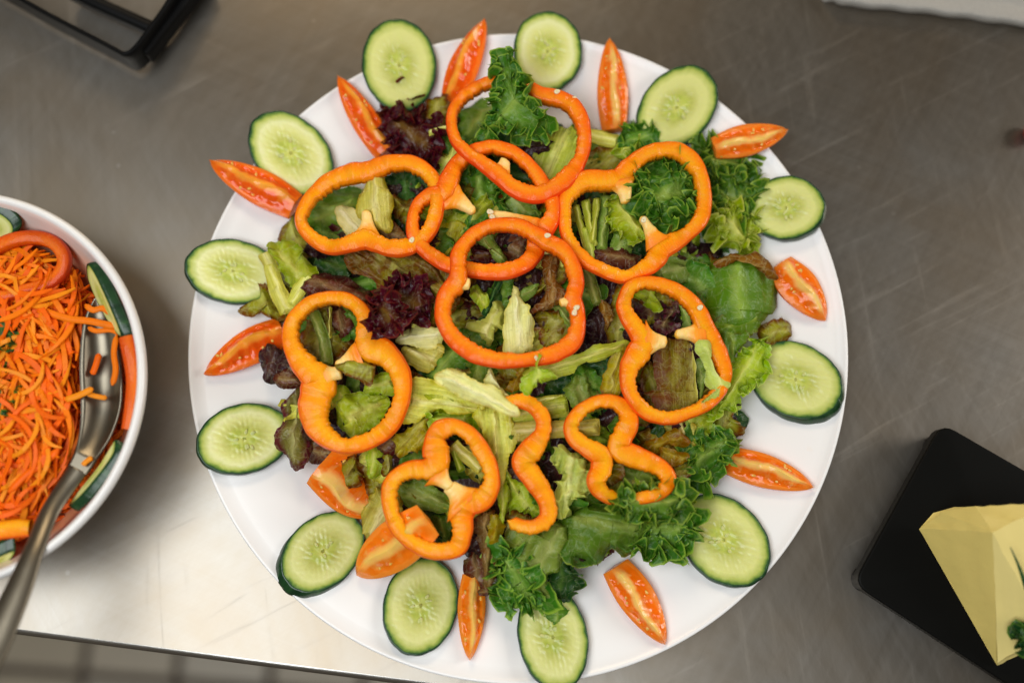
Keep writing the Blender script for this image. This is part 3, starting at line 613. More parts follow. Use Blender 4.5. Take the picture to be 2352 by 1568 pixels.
# ------------------------------------------------------------------ pieces laid round the rim
def rest(pi,po,gap=.0003):
    """heights at the inner and outer end so that a flat piece just clears the platter"""
    ri=np.linalg.norm(np.array(pi)-PC); ro=np.linalg.norm(np.array(po)-PC)
    rs_=np.linspace(min(ri,ro),min(max(ri,ro),PR-.0006),30); zs=np.where(rs_>PR-.003,.0199,plate_z(rs_))
    zi=float(plate_z(min(ri,PR))); zo=float(plate_z(min(max(ri,ro),PR)))+ (.0022 if ro>PR else 0)
    f=(rs_-ri)/(ro-ri+1e-9); need=(zs-(zi+(zo-zi)*f)).max()
    return zi+max(need,0)+gap,zo+max(need,0)+gap
def cucumber(label,cx,cy,a,b,ang,shift,mat,seed,thick=.0042,scall=14,lift=0.0,plane=None):
    A=R_(ang); ph=np.linspace(0,2*math.pi,112,endpoint=False)
    c0=at(cx,cy,.02)[:2]
    dpx=np.array([cx-1190,cy-806.]); dpx/=np.linalg.norm(dpx)
    pin=at(cx-dpx[0]*a,cy-dpx[1]*a,.018)[:2]; pout=at(cx+dpx[0]*a,cy+dpx[1]*a,.02)[:2]
    if plane is None:
        zi,zo=rest(pin,pout); d=pout-pin; Ld=np.linalg.norm(d); d/=Ld
        zf=lambda p: zi+(zo-zi)*((p[...,:2]-pin)@d)/Ld+thick+lift
    else: zf=plane
    rr=1+.014*np.abs(np.sin(ph*scall/2+seed))+.012*nz(np.stack([np.cos(ph),np.sin(ph)],1),.7,seed)
    def topt(px,py):
        z=.022
        for _ in range(3): p=at(px,py,z); z=float(zf(p))
        return at(px,py,z)
    out=np.array([topt(cx+r_*(a*math.cos(t)*math.cos(A)-b*math.sin(t)*math.sin(A)),cy+r_*(a*math.cos(t)*math.sin(A)+b*math.sin(t)*math.cos(A))) for t,r_ in zip(ph,rr)])
    cen=out.mean(0); M=20; t=np.linspace(0.02,1,M); n=len(ph)
    sk=.965  # flesh ends, skin begins
    top=cen+(out-cen)[:,None,:]*(t*sk)[None,:,None]
    top[...,2]+=.00022*nz(top,260,seed)*(1-t**4)+.00035*np.exp(-((t-.33)/.1)**2)*np.sin(ph*3+seed)[:,None]
    cap=top[:,0].mean(0)
    loc=cen-np.array([0,0,thick]); root=thing('cucumber_slice',label,'cucumber slice',loc,'cucumber slices round the platter' if plane is None else 'cucumber pieces in the carrot bowl')
    V=np.vstack([top.reshape(-1,3),cap])-loc; i=np.arange(n); tri=np.stack([i*M,((i+1)%n)*M,np.full(n,n*M)],1)
    uv=np.vstack([np.stack([np.broadcast_to(ph[:,None]/6.28,(n,M)),np.broadcast_to(t[None,:],(n,M))],-1).reshape(-1,2),[0,0]])
    sh=np.array([shift[0],-shift[1]])*.00025
    V3=V.copy(); bot=V3.copy(); bot[:,:2]+=sh; bot[:,2]-=thick
    obj('flesh',mesh('flesh',np.vstack([V,bot]),[gridq(n,M,True),gridq(n,M,True)[:,::-1]+len(V),tri,tri[:,::-1]+len(V)],np.vstack([uv,uv]),mats=[mat]),root)
    pr=[(sk,0.0),(.985,.00015),(1.0,-.0004),(1.008,-.35*thick),(1.005,-.7*thick),(.99,-.97*thick),(sk,-thick)]
    SK=[]
    for q,(f,dz) in enumerate(pr):
        fr=min(1,max(0,-dz/thick)); p=cen+(out-cen)*f+np.array([sh[0]*fr,sh[1]*fr,0]); p[:,2]+=dz; SK.append(p)
    SK=np.stack(SK,1).reshape(-1,3)-loc
    uvs_=np.stack([np.broadcast_to(ph[:,None]/6.28,(n,7)),np.broadcast_to(np.linspace(0,1,7)[None,:],(n,7))],-1).reshape(-1,2)
    obj('skin',mesh('skin',SK,[gridq(n,7,True)],uvs_,mats=[CSKIN]),root)
    rs=np.random.RandomState(seed); VV=[];FF=[];o_=0
    for lobe in range(3):
        for q in range(rs.randint(2,4)):
            th=lobe*2.09+seed*.7+rs.uniform(-.5,.5); r_=rs.uniform(.13,.31)
            j=int((th%6.283)/6.283*n); p=cen+(out[j]-cen)*r_-loc; p=p+np.array([0,0,.0001])
            v,f=ellipsoid(.0017,.0010,.00035,8,5); dd=(out[j]-cen)[:2]; an=math.atan2(dd[1],dd[0])+rs.uniform(-.4,.4); c_,s_=math.cos(an),math.sin(an)
            v=np.stack([v[:,0]*c_-v[:,1]*s_,v[:,0]*s_+v[:,1]*c_,v[:,2]],1)+p; VV.append(v-[0,0,.00012]);FF.append(f+o_);o_+=len(v)
    s_=obj('seed',mesh('seed',np.vstack(VV),[np.vstack(FF)],mats=[CSEED]),root); s_['kind']='stuff'
    return root
CU=[("cucumber slice at the top left with dark red frills over its lower part",917,150,106,84,82,(-2,-6),1),
("cucumber slice at the top centre, between a red tomato wedge and a slim orange one",1258,118,92,78,88,(1,-3),0),
("cucumber slice at the upper right, just left of the half-hidden tomato wedge",1555,247,108,80,-48,(4,-2),1),
("cucumber slice at the upper left between two tomato wedges",668,352,112,80,45,(-4,-3),0),
("cucumber slice on the left rim, its inner end under pale lettuce",535,623,110,73,10,(-8,0),0),
("cucumber slice low on the left rim, beside the purple-tipped lettuce leaf",560,1007,110,79,-14,(-8,3),0),
("cucumber slice with thick dark skin at the lower left, under the wet tomato chunk",742,1266,108,78,-42,(-15,14),2),
("cucumber slice at the bottom left, between the wide orange and the broken wedge",966,1391,113,84,-77,(-3,4),2),
("cucumber slice at the very bottom with a green leaf tip lying on it",1270,1464,120,80,80,(0,4),2),
("large cucumber slice at the lower right, touching curly green lettuce",1663,1240,122,90,46,(2,4),1),
("cucumber slice on the right rim tilted to show its thick dark skin",1828,872,112,84,26,(10,12),1),
("cucumber slice on the right rim beside curly green lettuce, above a tomato wedge",1806,477,88,72,-6,(10,2),1)]
for k,(lab,x,y,a,b,an,sh,m) in enumerate(CU): cucumber(lab,x,y,a,b,an,sh,CF[m],k+3,thick=.0040+.0008*(k%3))
def tomato(label,base,tip,Wpx,ro,mat,seed,hE=.006,hR=.0115,b0=.6,lift=0.0,blunt=2.4,skin=None,zz=None):
    pi=at(base[0],base[1],.022)[:2]; po=at(tip[0],tip[1],.022)[:2]
    if zz is None:
        if np.linalg.norm(pi-PC)>np.linalg.norm(po-PC): q0,q1=rest(po,pi); zi,zo=q1,q0
        else: zi,zo=rest(pi,po)
        zi+=lift
    else: zi,zo=zz
    A=at(base[0],base[1],zi+hE); zo=zo+max(0,lift-.034); B=at(tip[0],tip[1],zo+hE*.6)
    n=56; t=np.linspace(0,1,n); ax=(B-A)[:2]; Ln=np.linalg.norm(ax); ax/=Ln; nn=np.array([-ax[1],ax[0]])
    W=Wpx*.000245/2
    w=W*(b0+(1-b0)*np.sin(np.minimum(t/.5,1)*math.pi/2))*(1-t**blunt)**.75; w[-1]=.0002
    ctr=A[:2]+np.outer(t*Ln,ax)+np.outer(.06*W*np.sin(t*3+seed),nn)
    zb=zi+(zo-zi)*t; k=12; q=np.linspace(0,1,k)
    s=w/W
    zE=zb+hE*(.25+.75*s); zR=zb+(hR*(.45+.55*s))*np.clip(.55+.45*s,0,1)+.001
    V=[];UV=[]
    for side in (-1,1):
        y=side*w[:,None]*(1-q)[None,:]+ ((ro+.13*np.sin(t*9+seed*2))*w)[:,None]*q[None,:]
        z=zE[:,None]*(1-q)[None,:]+zR[:,None]*q[None,:]
        gel=np.clip(1-np.abs(q-.46)/.2,0,1)**.6; tl=np.clip((t-.07)/.1,0,1)*np.clip((.86-t)/.12,0,1)
        sp=ctr[:,None,:]+y[...,None]*nn
        z=z-.0014*gel[None,:]*tl[:,None]*(.7+.6*nz(sp,140,seed+side))+.0002*nz(sp,350,seed)+.0007*nz(sp,90,seed+9)*q[None,:]
        z[:,0]=zE
        V.append(np.concatenate([sp,z[...,None]],-1)); UV.append(np.stack([np.broadcast_to(t[:,None],(n,k)),np.broadcast_to(q[None,:],(n,k))],-1))
    loc=np.array([ctr[:,0].mean(),ctr[:,1].mean(),zb.min()])
    root=thing('tomato_wedge',label,'tomato wedge',loc,'tomato wedges round the platter')
    VV=np.concatenate([v.reshape(-1,3) for v in V])-loc; g=gridq(n,k); 
    # end cap at the cut base
    m=8
    cap=[VV[0]]; 
    obj('flesh',mesh('flesh',VV,[g,g[:,::-1]+n*k],np.concatenate([u.reshape(-1,2) for u in UV]),mats=[TM[mat]]),root)
    a=np.linspace(0,math.pi,16)
    y=-np.cos(a)*(1+.10*np.sin(a)**.7); 
    zs=np.sin(a)**.8
    sp=ctr[:,None,:]+(w[:,None]*y[None,:]*(1+.04*np.sin(a)))[...,None]*nn
    z=zE[:,None]-zs[None,:]*(zE-zb)[:,None]
    S=np.concatenate([sp,z[...,None]],-1).reshape(-1,3)-loc
    uvk=np.stack([np.repeat(t,16),np.tile(a/3.14,n)],-1)
    c0=np.array([ctr[0,0]-ax[0]*.001,ctr[0,1]-ax[1]*.001,(zb[0]+zE[0])/2+.001])-loc
    rim=list(range(0,16)); 
    obj('skin',mesh('skin',S,[gridq(n,16)],uvk,mats=[skin or (TSKIN if mat=='red' else TSKIN2)]),root)
    E=np.vstack([S[:16],VV[n*k:n*k+k],VV[:k][::-1],[c0]]); E=np.vstack([S[:16],VV[n*k+1:n*k+k],VV[1:k-1][::-1],[c0]])
    ne=len(E)-1; i=np.arange(ne); 
    obj('cut_end',mesh('cut_end',E,[np.stack([i,(i+1)%ne,np.full(ne,ne)],1)],np.tile([.02,.1],(ne+1,1)),mats=[TM[mat]]),root)
    rs=np.random.RandomState(seed+50); P=[];F=[];o_=0
    for _ in range(5):
        side=rs.randint(2); ti=rs.randint(int(n*.15),int(n*.8)); qi=rs.randint(4,7); p=V[side][ti,qi]-loc+np.array([0,0,.0002])
        v,f=ellipsoid(.0014,.0008,.0004,8,5); an=rs.uniform(0,3.14); c_,s_=math.cos(an),math.sin(an)
        P.append(np.stack([v[:,0]*c_-v[:,1]*s_,v[:,0]*s_+v[:,1]*c_,v[:,2]],1)+p); F.append(f+o_); o_+=len(v)
    s_=obj('seed',mesh('seed',np.vstack(P),[np.vstack(F)],mats=[TSEED]),root); s_['kind']='stuff'
    return root
TO=[("red tomato wedge between the two top cucumber slices, behind the top pepper ring",(1035,236),(1112,42),74,.35,'red',.6),
("slim orange tomato wedge standing alone at the top right of centre",(1413,298),(1398,86),74,-.1,'orange',.72),
("tomato wedge at the upper right, half hidden under curly green lettuce",(1640,338),(1811,296),78,-.25,'orange',.6),
("broad tomato wedge on the right rim beside the smooth green lettuce leaf",(1796,602),(1896,736),92,.1,'orange',.6),
("tomato wedge on the right rim pointing to the black board, between two cucumber slices",(1672,1052),(1869,1121),76,.15,'orange',.75),
("tomato wedge at the bottom right under the big smooth green leaf",(1415,1300),(1528,1480),82,-.15,'orange',.72),
("narrow broken tomato wedge at the bottom, under a brown veined leaf",(1082,1318),(1080,1516),62,.2,'amber',.62),
("wide orange tomato wedge at the lower left, lying across the end of a pepper ring",(980,1190),(820,1324),104,-.1,'amber',.70),
("wet tomato chunk with glossy seeds, below the figure-eight pepper ring",(742,1062),(888,1176),122,-.5,'orange',.9),
("red tomato wedge on the left rim under dark purple lettuce",(652,758),(467,858),84,-.2,'red',.75),
("tomato wedge at the upper left pointing to the rim, touching the two-lobed pepper ring",(676,475),(482,366),84,-.15,'red',.72),
("slim tomato wedge at the upper left, its base against the dark red curly lettuce",(885,350),(776,172),66,-.3,'red',.80)]
for k,(lab,b_,t_,W_,ro,m,b0) in enumerate(TO): tomato(lab,b_,t_,W_*1.10,ro,m,k+1,b0=b0,lift={7:.036,8:.010}.get(k,0),blunt=3.8 if k in (7,8) else 2.7)
# ------------------------------------------------------------------ salad: bed that nobody could count, then every leaf that shows
def scrap_poly(cx,cy,r,seed,el=1.0,n=11):
    rs=np.random.RandomState(seed); a=np.linspace(0,2*math.pi,n,endpoint=False)+rs.uniform(0,6); rr=r*(rs.uniform(.6,1.2,n)); ro=rs.uniform(0,3.14)
    x=rr*np.cos(a)*el; y=rr*np.sin(a)/el
    return [(cx+x[i]*math.cos(ro)-y[i]*math.sin(ro),cy+x[i]*math.sin(ro)+y[i]*math.cos(ro)) for i in range(n)],[(cx-.4*r*el*math.cos(ro),cy-.4*r*el*math.sin(ro)),(cx+.4*r*el*math.cos(ro),cy+.4*r*el*math.sin(ro))]
BV_=[];BF=[];BU=[];BS=[];BM=[];off=0
pals=['GD','RD','G','RB','O','R']  # mostly dark leaf colours, painting deep shade into the gaps of the heap
for k in range(330):
    rr=.128*math.sqrt(rnd.random()); aa_=rnd.random()*6.283; cx=HC[0]+rr*math.cos(aa_); cy=HC[1]+rr*math.sin(aa_)
    p,s=scrap_poly(cx,cy,rnd.uniform(.007,.014),k,rnd.uniform(1,1.4))
    V,Q,uv,st,c=leafmesh(p,s,'GD',lift=-rnd.uniform(.011,.020),amp=.003,ruf=.0022,lam=.009,teeth=.0008,seed=k+400,px=False,dens=.0016,tilt=(rnd.uniform(-.5,.5),rnd.uniform(-.5,.5)))
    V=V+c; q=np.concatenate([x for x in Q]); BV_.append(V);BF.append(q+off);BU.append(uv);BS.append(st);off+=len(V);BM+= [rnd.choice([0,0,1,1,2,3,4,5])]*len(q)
# solid mound under the scraps
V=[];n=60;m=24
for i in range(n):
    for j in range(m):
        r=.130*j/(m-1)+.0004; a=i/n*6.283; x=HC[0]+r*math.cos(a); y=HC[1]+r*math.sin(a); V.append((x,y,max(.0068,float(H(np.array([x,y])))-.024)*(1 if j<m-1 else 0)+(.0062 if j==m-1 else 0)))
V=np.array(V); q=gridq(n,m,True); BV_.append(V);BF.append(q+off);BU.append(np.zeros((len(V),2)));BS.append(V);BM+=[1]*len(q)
bedloc=np.array([HC[0],HC[1],.0065])
tag(obj('salad_bed',mesh('salad_bed',np.vstack(BV_)-bedloc,[np.concatenate(BF)],np.vstack(BU),np.vstack(BS),mats=[LM[p] for p in pals],midx=BM),None,bedloc),'mass of torn lettuce deep in the heap, coloured dark as shade in the gaps','lettuce',kind='stuff')

fr=lambda w=.0062,l=.0085,r=2,arc=None:(w,l,r) if arc is None else (w,l,r,arc)
UP=.0195      # lift of leaves that lie over the pepper rings
def lf(label,pal,poly,sp=None,**k):
    if sp is None:
        P=np.array(poly,float); c=P.mean(0); u_,s_,v_=np.linalg.svd(P-c); e=(P-c)@v_[0]; sp=[tuple(c+v_[0]*e.min()*.6),tuple(c+v_[0]*e.max()*.6)]
    return leaf(label,poly,sp,pal,**k)
def rib(label,pal,a,b,w0,w1,lift=0.0,bow=0.0,**k):
    """pale rib piece: tapered strip from pixel a to pixel b"""
    A=np.array(a,float);B=np.array(b,float);d=B-A;n_=np.array([-d[1],d[0]])/np.linalg.norm(d); t=[0,.03,.25,.5,.75,.97,1]
    l=[tuple(A+d*x+n_*(.5*(w0*(1-x)+w1*x)*(.72 if x in (0,1) else 1)+bow*math.sin(x*3.14))) for x in t]; r=[tuple(A+d*x+n_*(-.5*(w0*(1-x)+w1*x)*(.72 if x in (0,1) else 1)+bow*math.sin(x*3.14))) for x in t]
    k.setdefault('thick',.0016); k.setdefault('amp',.0009); k.setdefault('ruf',.0004); k.setdefault('droop',.003); k.setdefault('rib',0); k.setdefault('irr',.3)
    return leaf(label,l+r[::-1],[tuple(A+d*.08+n_*bow*.3),tuple(A+d*.92+n_*bow*.3)],pal,lift=lift,name='lettuce_rib',**k)

# low leaves first: wide ones that close the heap
LOW=[
('G',[(1049,273),(1061,251),(1096,224),(1139,196),(1150,238),(1145,264),(1136,290),(1111,320),(1077,335),(1062,325),(1053,298)],'flat dark green leaf in the left half of the top pepper ring',-.003),
('GD',[(1150,270),(1200,262),(1285,275),(1282,300),(1240,330),(1250,370),(1215,385),(1170,355),(1140,330)],'dark green leaf under the curly one, inside the top pepper ring',-.004),
('GD',[(1090,390),(1160,365),(1210,370),(1245,410),(1230,450),(1180,440),(1130,420)],'dark green leaf between the top ring and the ring below it',-.004),
('O',[(1345,345),(1400,335),(1430,350),(1425,395),(1380,405),(1345,400)],'small olive leaf behind the notch of the upper right pepper ring',-.002),
('L',[(1010,390),(1025,360),(1050,345),(1060,370),(1040,400),(1020,410)],'light green leaf tip between the top ring and the upper left ring',-.002),
('G',[(705,470),(735,435),(820,425),(835,470),(815,540),(760,555),(705,520)],'smooth dark green leaf in the left lobe of the upper left ring',-.004),
('GD',[(880,405),(940,390),(985,420),(990,480),(960,545),(915,550),(890,480)],'smooth deep green leaf in the right lobe of the upper left ring',-.004),
('PY',[(985,545),(1010,500),(1040,488),(1070,515),(1065,560),(1035,592),(1000,590)],'yellow olive leaf with a brown top, between two overlapping pepper rings',-.003),
('RD',[(1205,450),(1255,440),(1262,505),(1225,520),(1200,500)],'small dark red leaf at the right end of the half-covered pepper ring',-.005),
('RB',[(1110,555),(1150,522),(1200,535),(1215,575),(1185,610),(1150,595)],'red brown leaf folded inside the top of the central pepper ring',-.003),
('GD',[(1130,625),(1185,625),(1190,700),(1150,740),(1100,720),(1090,660)],'deep green leaf at the upper left inside the central ring',-.006),
('OB',[(1175,630),(1250,615),(1260,660),(1230,690),(1190,670)],'brown olive leaf edge below the overlap of two pepper rings',-.003),
('RD',[(1225,713),(1261,700),(1290,735),(1300,775),(1270,805),(1220,810),(1215,750)],'blistered dark purple leaf at the lower right inside the central ring',-.004),
('GL',[(1262,700),(1295,698),(1320,725),(1315,760),(1280,735)],'grey green leaf against the right inner side of the central ring',-.003),
('GD',[(1120,780),(1165,790),(1170,830),(1120,830)],'deep green curl at the bottom inside the central ring',-.006),
('O',[(640,565),(650,520),(675,485),(695,520),(720,570),(690,590)],'olive and brown leaf edge left of the upper left ring',-.002),
('GD',[(725,610),(748,582),(790,578),(810,625),(770,640)],'bluish green leaf tip below the upper left ring',-.003),
('O',[(688,745),(740,695),(805,695),(820,745),(800,800),(765,850),(715,830),(690,790)],'olive leaf with a vein filling the upper lobe of the figure-eight ring',-.004),
('RB',[(752,712),(795,700),(815,735),(790,775),(765,750)],'small brown leaf part high in the upper lobe of the figure-eight ring',-.001),
('L',[(758,910),(790,880),(812,930),(800,985),(768,965)],'light green leaf at the left inside the lower lobe of the figure-eight ring',-.003),
('GD',[(1380,440),(1480,440),(1490,560),(1440,610),(1385,560)],'deep green leaf in the left lobe of the upper right ring',-.006),
('RP',[(1452,690),(1480,668),(1515,685),(1535,720),(1505,750),(1480,755),(1458,725)],'dark purple leaf in the upper lobe of the right-hand ring',-.004),
('O',[(1470,860),(1500,830),(1540,880),(1545,940),(1500,940),(1475,910)],'olive leaf at the lower left inside the right-hand ring',-.005),
('OB',[(1460,1000),(1510,985),(1560,1010),(1560,1060),(1520,1070),(1475,1040)],'olive brown leaf between the right-hand ring and the small pinched ring',-.003),
('RD',[(1340,940),(1430,930),(1430,1000),(1380,1030),(1340,1000)],'dark red leaf inside the loop of the small pinched ring',-.006),
('RD',[(1250,1010),(1310,1000),(1340,1060),(1300,1110),(1250,1080)],'dark red leaf between the wavy piece and the small pinched ring',-.007),
('GL',[(1400,1080),(1440,1070),(1490,1085),(1500,1120),(1450,1140),(1405,1130)],'pale green leaf under the right leg of the small pinched ring',-.003),
('O',[(1385,1100),(1400,1085),(1440,1100),(1440,1135),(1400,1135)],'wrinkled olive leaf at the bottom of the small pinched ring',-.002),
('RD',[(870,1020),(930,1010),(985,1030),(970,1070),(900,1080)],'dark leaf above the left lobe of the three-lobed ring',-.007),
('GL',[(910,1118),(950,1100),(990,1115),(1030,1140),(1035,1168),(980,1172),(930,1160)],'grey green veined leaf in the left lobe of the three-lobed ring',.000),
('G',[(990,1195),(1010,1180),(1035,1190),(1035,1240),(1010,1245)],'wet green leaf inside the bottom lobe of the three-lobed ring',-.003),
('O',[(1085,1160),(1110,1150),(1150,1190),(1140,1260),(1100,1270)],'olive leaf beside the right leg of the three-lobed ring',-.004),
('RB',[(1068,1285),(1090,1250),(1125,1290),(1125,1345),(1090,1350),(1065,1320)],'dark brown leaf base at the bottom, above the broken tomato wedge',-.003),
('GD',[(1640,935),(1690,930),(1722,962),(1705,1000),(1650,1005)],'deep green leaf on the right edge of the heap, over bare platter',-.004),
('RP',[(1550,968),(1612,950),(1622,998),(1590,1020),(1560,1000)],'glossy dark purple leaf right below the right-hand ring',.000),
('GL',[(1490,632),(1530,582),(1595,583),(1625,612),(1600,640),(1545,650)],'green leaf with a dark gap, below the upper right ring',-.003),
('RD',[(1340,640),(1420,640),(1425,760),(1380,790),(1340,740)],'dark red leaf between the central ring and the right-hand ring',-.006),
('GD',[(1290,850),(1400,810),(1410,900),(1330,920),(1280,890)],'deep green leaf under the long pale strip',-.007),
('GD',[(960,820),(1060,830),(1130,860),(1070,890),(980,880)],'deep green leaf left below the central ring',-.006),
('OB',[(1000,820),(1100,840),(1180,850),(1190,900),(1120,900),(1040,860)],'brown olive leaf just below the central ring',-.003),
('O',[(595,650),(640,640),(680,700),(650,735),(600,715)],'olive leaf low on the left edge of the heap',-.003),
('RB',[(700,1010),(760,1020),(800,1050),(740,1060),(705,1050)],'brown purple leaf between the figure-eight ring and the wet tomato chunk',-.004),
('O',[(820,1040),(860,1020),(900,1080),(880,1150),(840,1130)],'olive leaf beside the wet tomato chunk',-.004),
('GD',[(880,690),(990,700),(1010,760),(930,800),(870,760)],'deep green leaf under the central red frills',-.008),
('RD',[(900,480),(990,470),(1000,560),(930,580)],'dark leaf under the right lobe of the upper left ring',-.008),
('G',[(1195,1030),(1240,1000),(1260,1060),(1230,1110),(1190,1090)],'green leaf in the upper bend of the wavy pepper piece',-.007),
('O',[(1395,690),(1430,640),(1470,640),(1450,760),(1420,850),(1395,800)],'olive leaf behind the left arm of the right-hand ring',-.005),
('G',[(1640,400),(1700,400),(1740,500),(1700,570),(1640,560),(1600,480)],'green leaf under the curls at the upper right',-.006),
('GD',[(1560,1000),(1640,1000),(1640,1090),(1580,1120),(1540,1060)],'deep green leaf under the curls at the lower right',-.006),
('R',[(1090,220),(1020,230),(960,250),(960,330),(1020,350),(1060,300)],'dark red leaf left of the top pepper ring',-.006),
('G',[(1240,560),(1330,620),(1330,700),(1280,700),(1240,640)],'green leaf behind the right arm of the central ring',-.008),
('OB',[(960,600),(1040,620),(1050,700),(990,750),(940,690)],'brown veined leaf left of the central ring',-.001),
]
for pal,poly,lab,li in LOW: lf(lab,pal,poly,lift=li-.0035,amp=.0030,ruf=.0022,lam=.013,teeth=.0006,tl_=.005,droop=.002)

# leaves in plain view
lf('long brown veined leaf running from the upper left ring towards the central ring','OB',[(790,572),(830,560),(880,570),(925,580),(975,590),(1010,620),(1035,655),(1010,690),(960,690),(916,640),(900,655),(910,685),(877,695),(858,650),(837,640),(805,625)],[(860,580),(1010,670)],lift=.001,amp=.0030,ruf=.0016,lam=.02,nf=60,rib=.002)
lf('glossy red brown curved leaf above the figure-eight ring','RB',[(690,665),(705,636),(727,620),(757,614),(794,621),(824,644),(849,663),(848,698),(822,690),(785,678),(738,680),(704,690)],[(715,650),(835,685)],lift=.004,amp=.0030,ruf=.0008,droop=.006,nf=50)
rib('pale rib along the left edge of the red brown curved leaf','P',(668,700),(712,630),30,34,lift=.0035,bow=-5)
lf('light green frilly leaf at the left edge of the heap','L',[(616,560),(640,556),(667,552),(689,573),(695,592),(722,618),(708,650),(685,668),(667,655),(644,618),(631,590)],[(640,580),(690,640)],lift=.002,amp=.003,ruf=.0025,teeth=.0026,tl_=.006)
rib('pinkish pale rib end at the left edge of the heap, over a cucumber slice','P',(604,578),(628,628),32,30,lift=.003)
rib('long pale rib at the left edge of the heap, pointing to the figure-eight ring','P',(618,602),(662,716),30,48,lift=.003,bow=6)
lf('pale olive leaf with a brown rim at the far left of the heap','O',[(555,716),(578,688),(592,660),(617,660),(640,690),(652,722),(628,728),(600,716),(575,724)],[(600,680),(620,710)],lift=-.001,amp=.003,ruf=.003,teeth=.001)
lf('dark red curly leaf hanging over the right shoulder of the figure-eight ring','R',[(866,712),(888,685),(905,700),(918,735),(900,752),(880,760),(864,750)],[(880,715),(900,735)],lift=UP-.001,amp=.003,ruf=.003,teeth=.003,tl_=.007,frill=fr(.0055,.0095,2))
lf('dark red curly leaf between the figure-eight ring and the central ring','R',[(895,665),(922,640),(944,655),(978,662),(990,700),(961,730),(925,735),(900,710)],[(915,675),(965,705)],lift=.008,amp=.003,ruf=.003,teeth=.003,tl_=.007,frill=fr(.0055,.0095,2))
lf('dark red curl with bright wet spots under the red frills','RD',[(860,762),(890,745),(925,752),(925,780),(893,790),(868,782)],lift=.003,amp=.003,ruf=.003,frill=fr(.004,.008,1))
rib('watery green rib inside the upper lobe of the figure-eight ring','GL',(716,712),(748,838),26,30,lift=.000,bow=-8)
rib('thin pale vein of the leaf inside the figure-eight ring','P',(757,702),(757,775),6,5,lift=.0015,thick=.001)
lf('tall olive leaf with purple tips hanging over the left edge of the heap','OP',[(664,897),(690,877),(702,882),(694,909),(688,935),(700,982),(708,1010),(706,1059),(683,1077),(666,1072),(653,1040),(636,1027),(627,1000),(641,972),(647,950),(641,935)],[(678,905),(678,1050)],lift=.002,amp=.0032,ruf=.0012,droop=.005,nf=60)
lf('shiny dark purple leaf left of the figure-eight ring, over a red tomato wedge','RD',[(592,832),(602,800),(622,785),(648,800),(658,845),(632,878),(605,872)],lift=.001,amp=.0025,ruf=.001,droop=.004)
lf('brown purple leaf just below the shiny dark one at the left','RB',[(632,862),(655,845),(688,862),(690,885),(652,893),(635,886)],lift=.002,amp=.002,ruf=.001,droop=.003)
lf('bright light green crumpled leaf in the lower lobe of the figure-eight ring','L',[(774,930),(793,903),(821,892),(842,897),(880,905),(895,920),(886,945),(868,974),(833,993),(806,1004),(788,990),(784,963)],[(800,960),(870,925)],lift=.002,amp=.0034,ruf=.0018,lam=.018,nf=75,rib=.002,rough_=0) if False else lf('bright light green crumpled leaf in the lower lobe of the figure-eight ring','L',[(774,930),(793,903),(821,892),(842,897),(880,905),(895,920),(886,945),(868,974),(833,993),(806,1004),(788,990),(784,963)],[(800,960),(870,925)],lift=.002,amp=.0034,ruf=.0018,lam=.018,nf=75,rib=.002)
lf('light green folded leaf at the upper right inside the lower lobe of the figure-eight ring','L',[(838,900),(846,876),(868,850),(905,868),(910,900),(885,912),(858,905)],[(850,890),(895,880)],lift=.003,amp=.0034,ruf=.002,nf=70)
lf('olive leaf lying across the waist of the figure-eight ring','O',[(765,840),(790,828),(815,818),(842,826),(861,847),(848,884),(823,873),(790,862)],[(775,842),(850,850)],lift=.0175,amp=.002,ruf=.001,droop=.003)
lf('pale yellow lettuce leaf reaching right from the figure-eight ring','P',[(935,890),(955,865),(1004,872),(1064,905),(1112,932),(1087,948),(1034,946),(1008,938),(974,953),(937,978),(920,965),(930,930)],[(950,915),(1095,938)],lift=.0045,amp=.0025,ruf=.0014,droop=.0015,thick=0)
lf('broad pale green leaf crossing above the wavy pepper piece','PW',[(1000,880),(1000,856),(1035,842),(1085,868),(1130,880),(1163,903),(1194,938),(1190,957),(1150,942),(1109,932),(1060,910)],[(1020,865),(1180,945)],lift=.0150,amp=.0020,ruf=.0012,droop=.0015,thick=0)
lf('narrow pale peak standing up behind the broad pale leaf','PW',[(1106,880),(1120,848),(1133,848),(1150,880),(1168,908),(1145,905),(1120,900)],[(1127,855),(1155,900)],lift=.009,amp=.001,ruf=.0008,thick=0)
lf('pale yellow leaf running down beside the three-lobed ring','P',[(1085,945),(1124,930),(1178,953),(1183,1021),(1169,1051),(1162,1090),(1150,1130),(1140,1090),(1133,1051),(1113,1013),(1092,976)],[(1135,950),(1150,1110)],lift=.004,amp=.0028,ruf=.0012,lam=.02,droop=.002,thick=0,rib=.0015)
lf('thin light green leaf edge trailing below the pale yellow leaf','L',[(1140,1100),(1160,1085),(1165,1130),(1160,1190),(1148,1210),(1143,1160)],lift=.003,ruf=.002)
lf('yellow and brown frilled leaf left of the three-lobed ring top','PY',[(933,985),(950,962),(974,948),(990,985),(978,1013),(945,1034),(914,1043),(903,1005)],[(965,965),(920,1020)],lift=.0035,amp=.003,ruf=.0025,teeth=.002,tl_=.007)
lf('brown smooth leaf tip right below the figure-eight ring','RB',[(863,1028),(877,998),(907,1000),(912,1032),(886,1045)],lift=.001,amp=.001,ruf=.0006,droop=.003)
lf('light green frills showing behind the top of the three-lobed ring','L',[(985,955),(1010,945),(1060,940),(1085,958),(1070,985),(1000,985)],lift=.000,amp=.003,teeth=.002,frill=fr(.004,.008,1))
lf('light green wet leaf right of the tomato chunk','L',[(840,1045),(852,1025),(877,1036),(874,1085),(852,1100),(840,1075)],lift=-.001,amp=.003,ruf=.001)
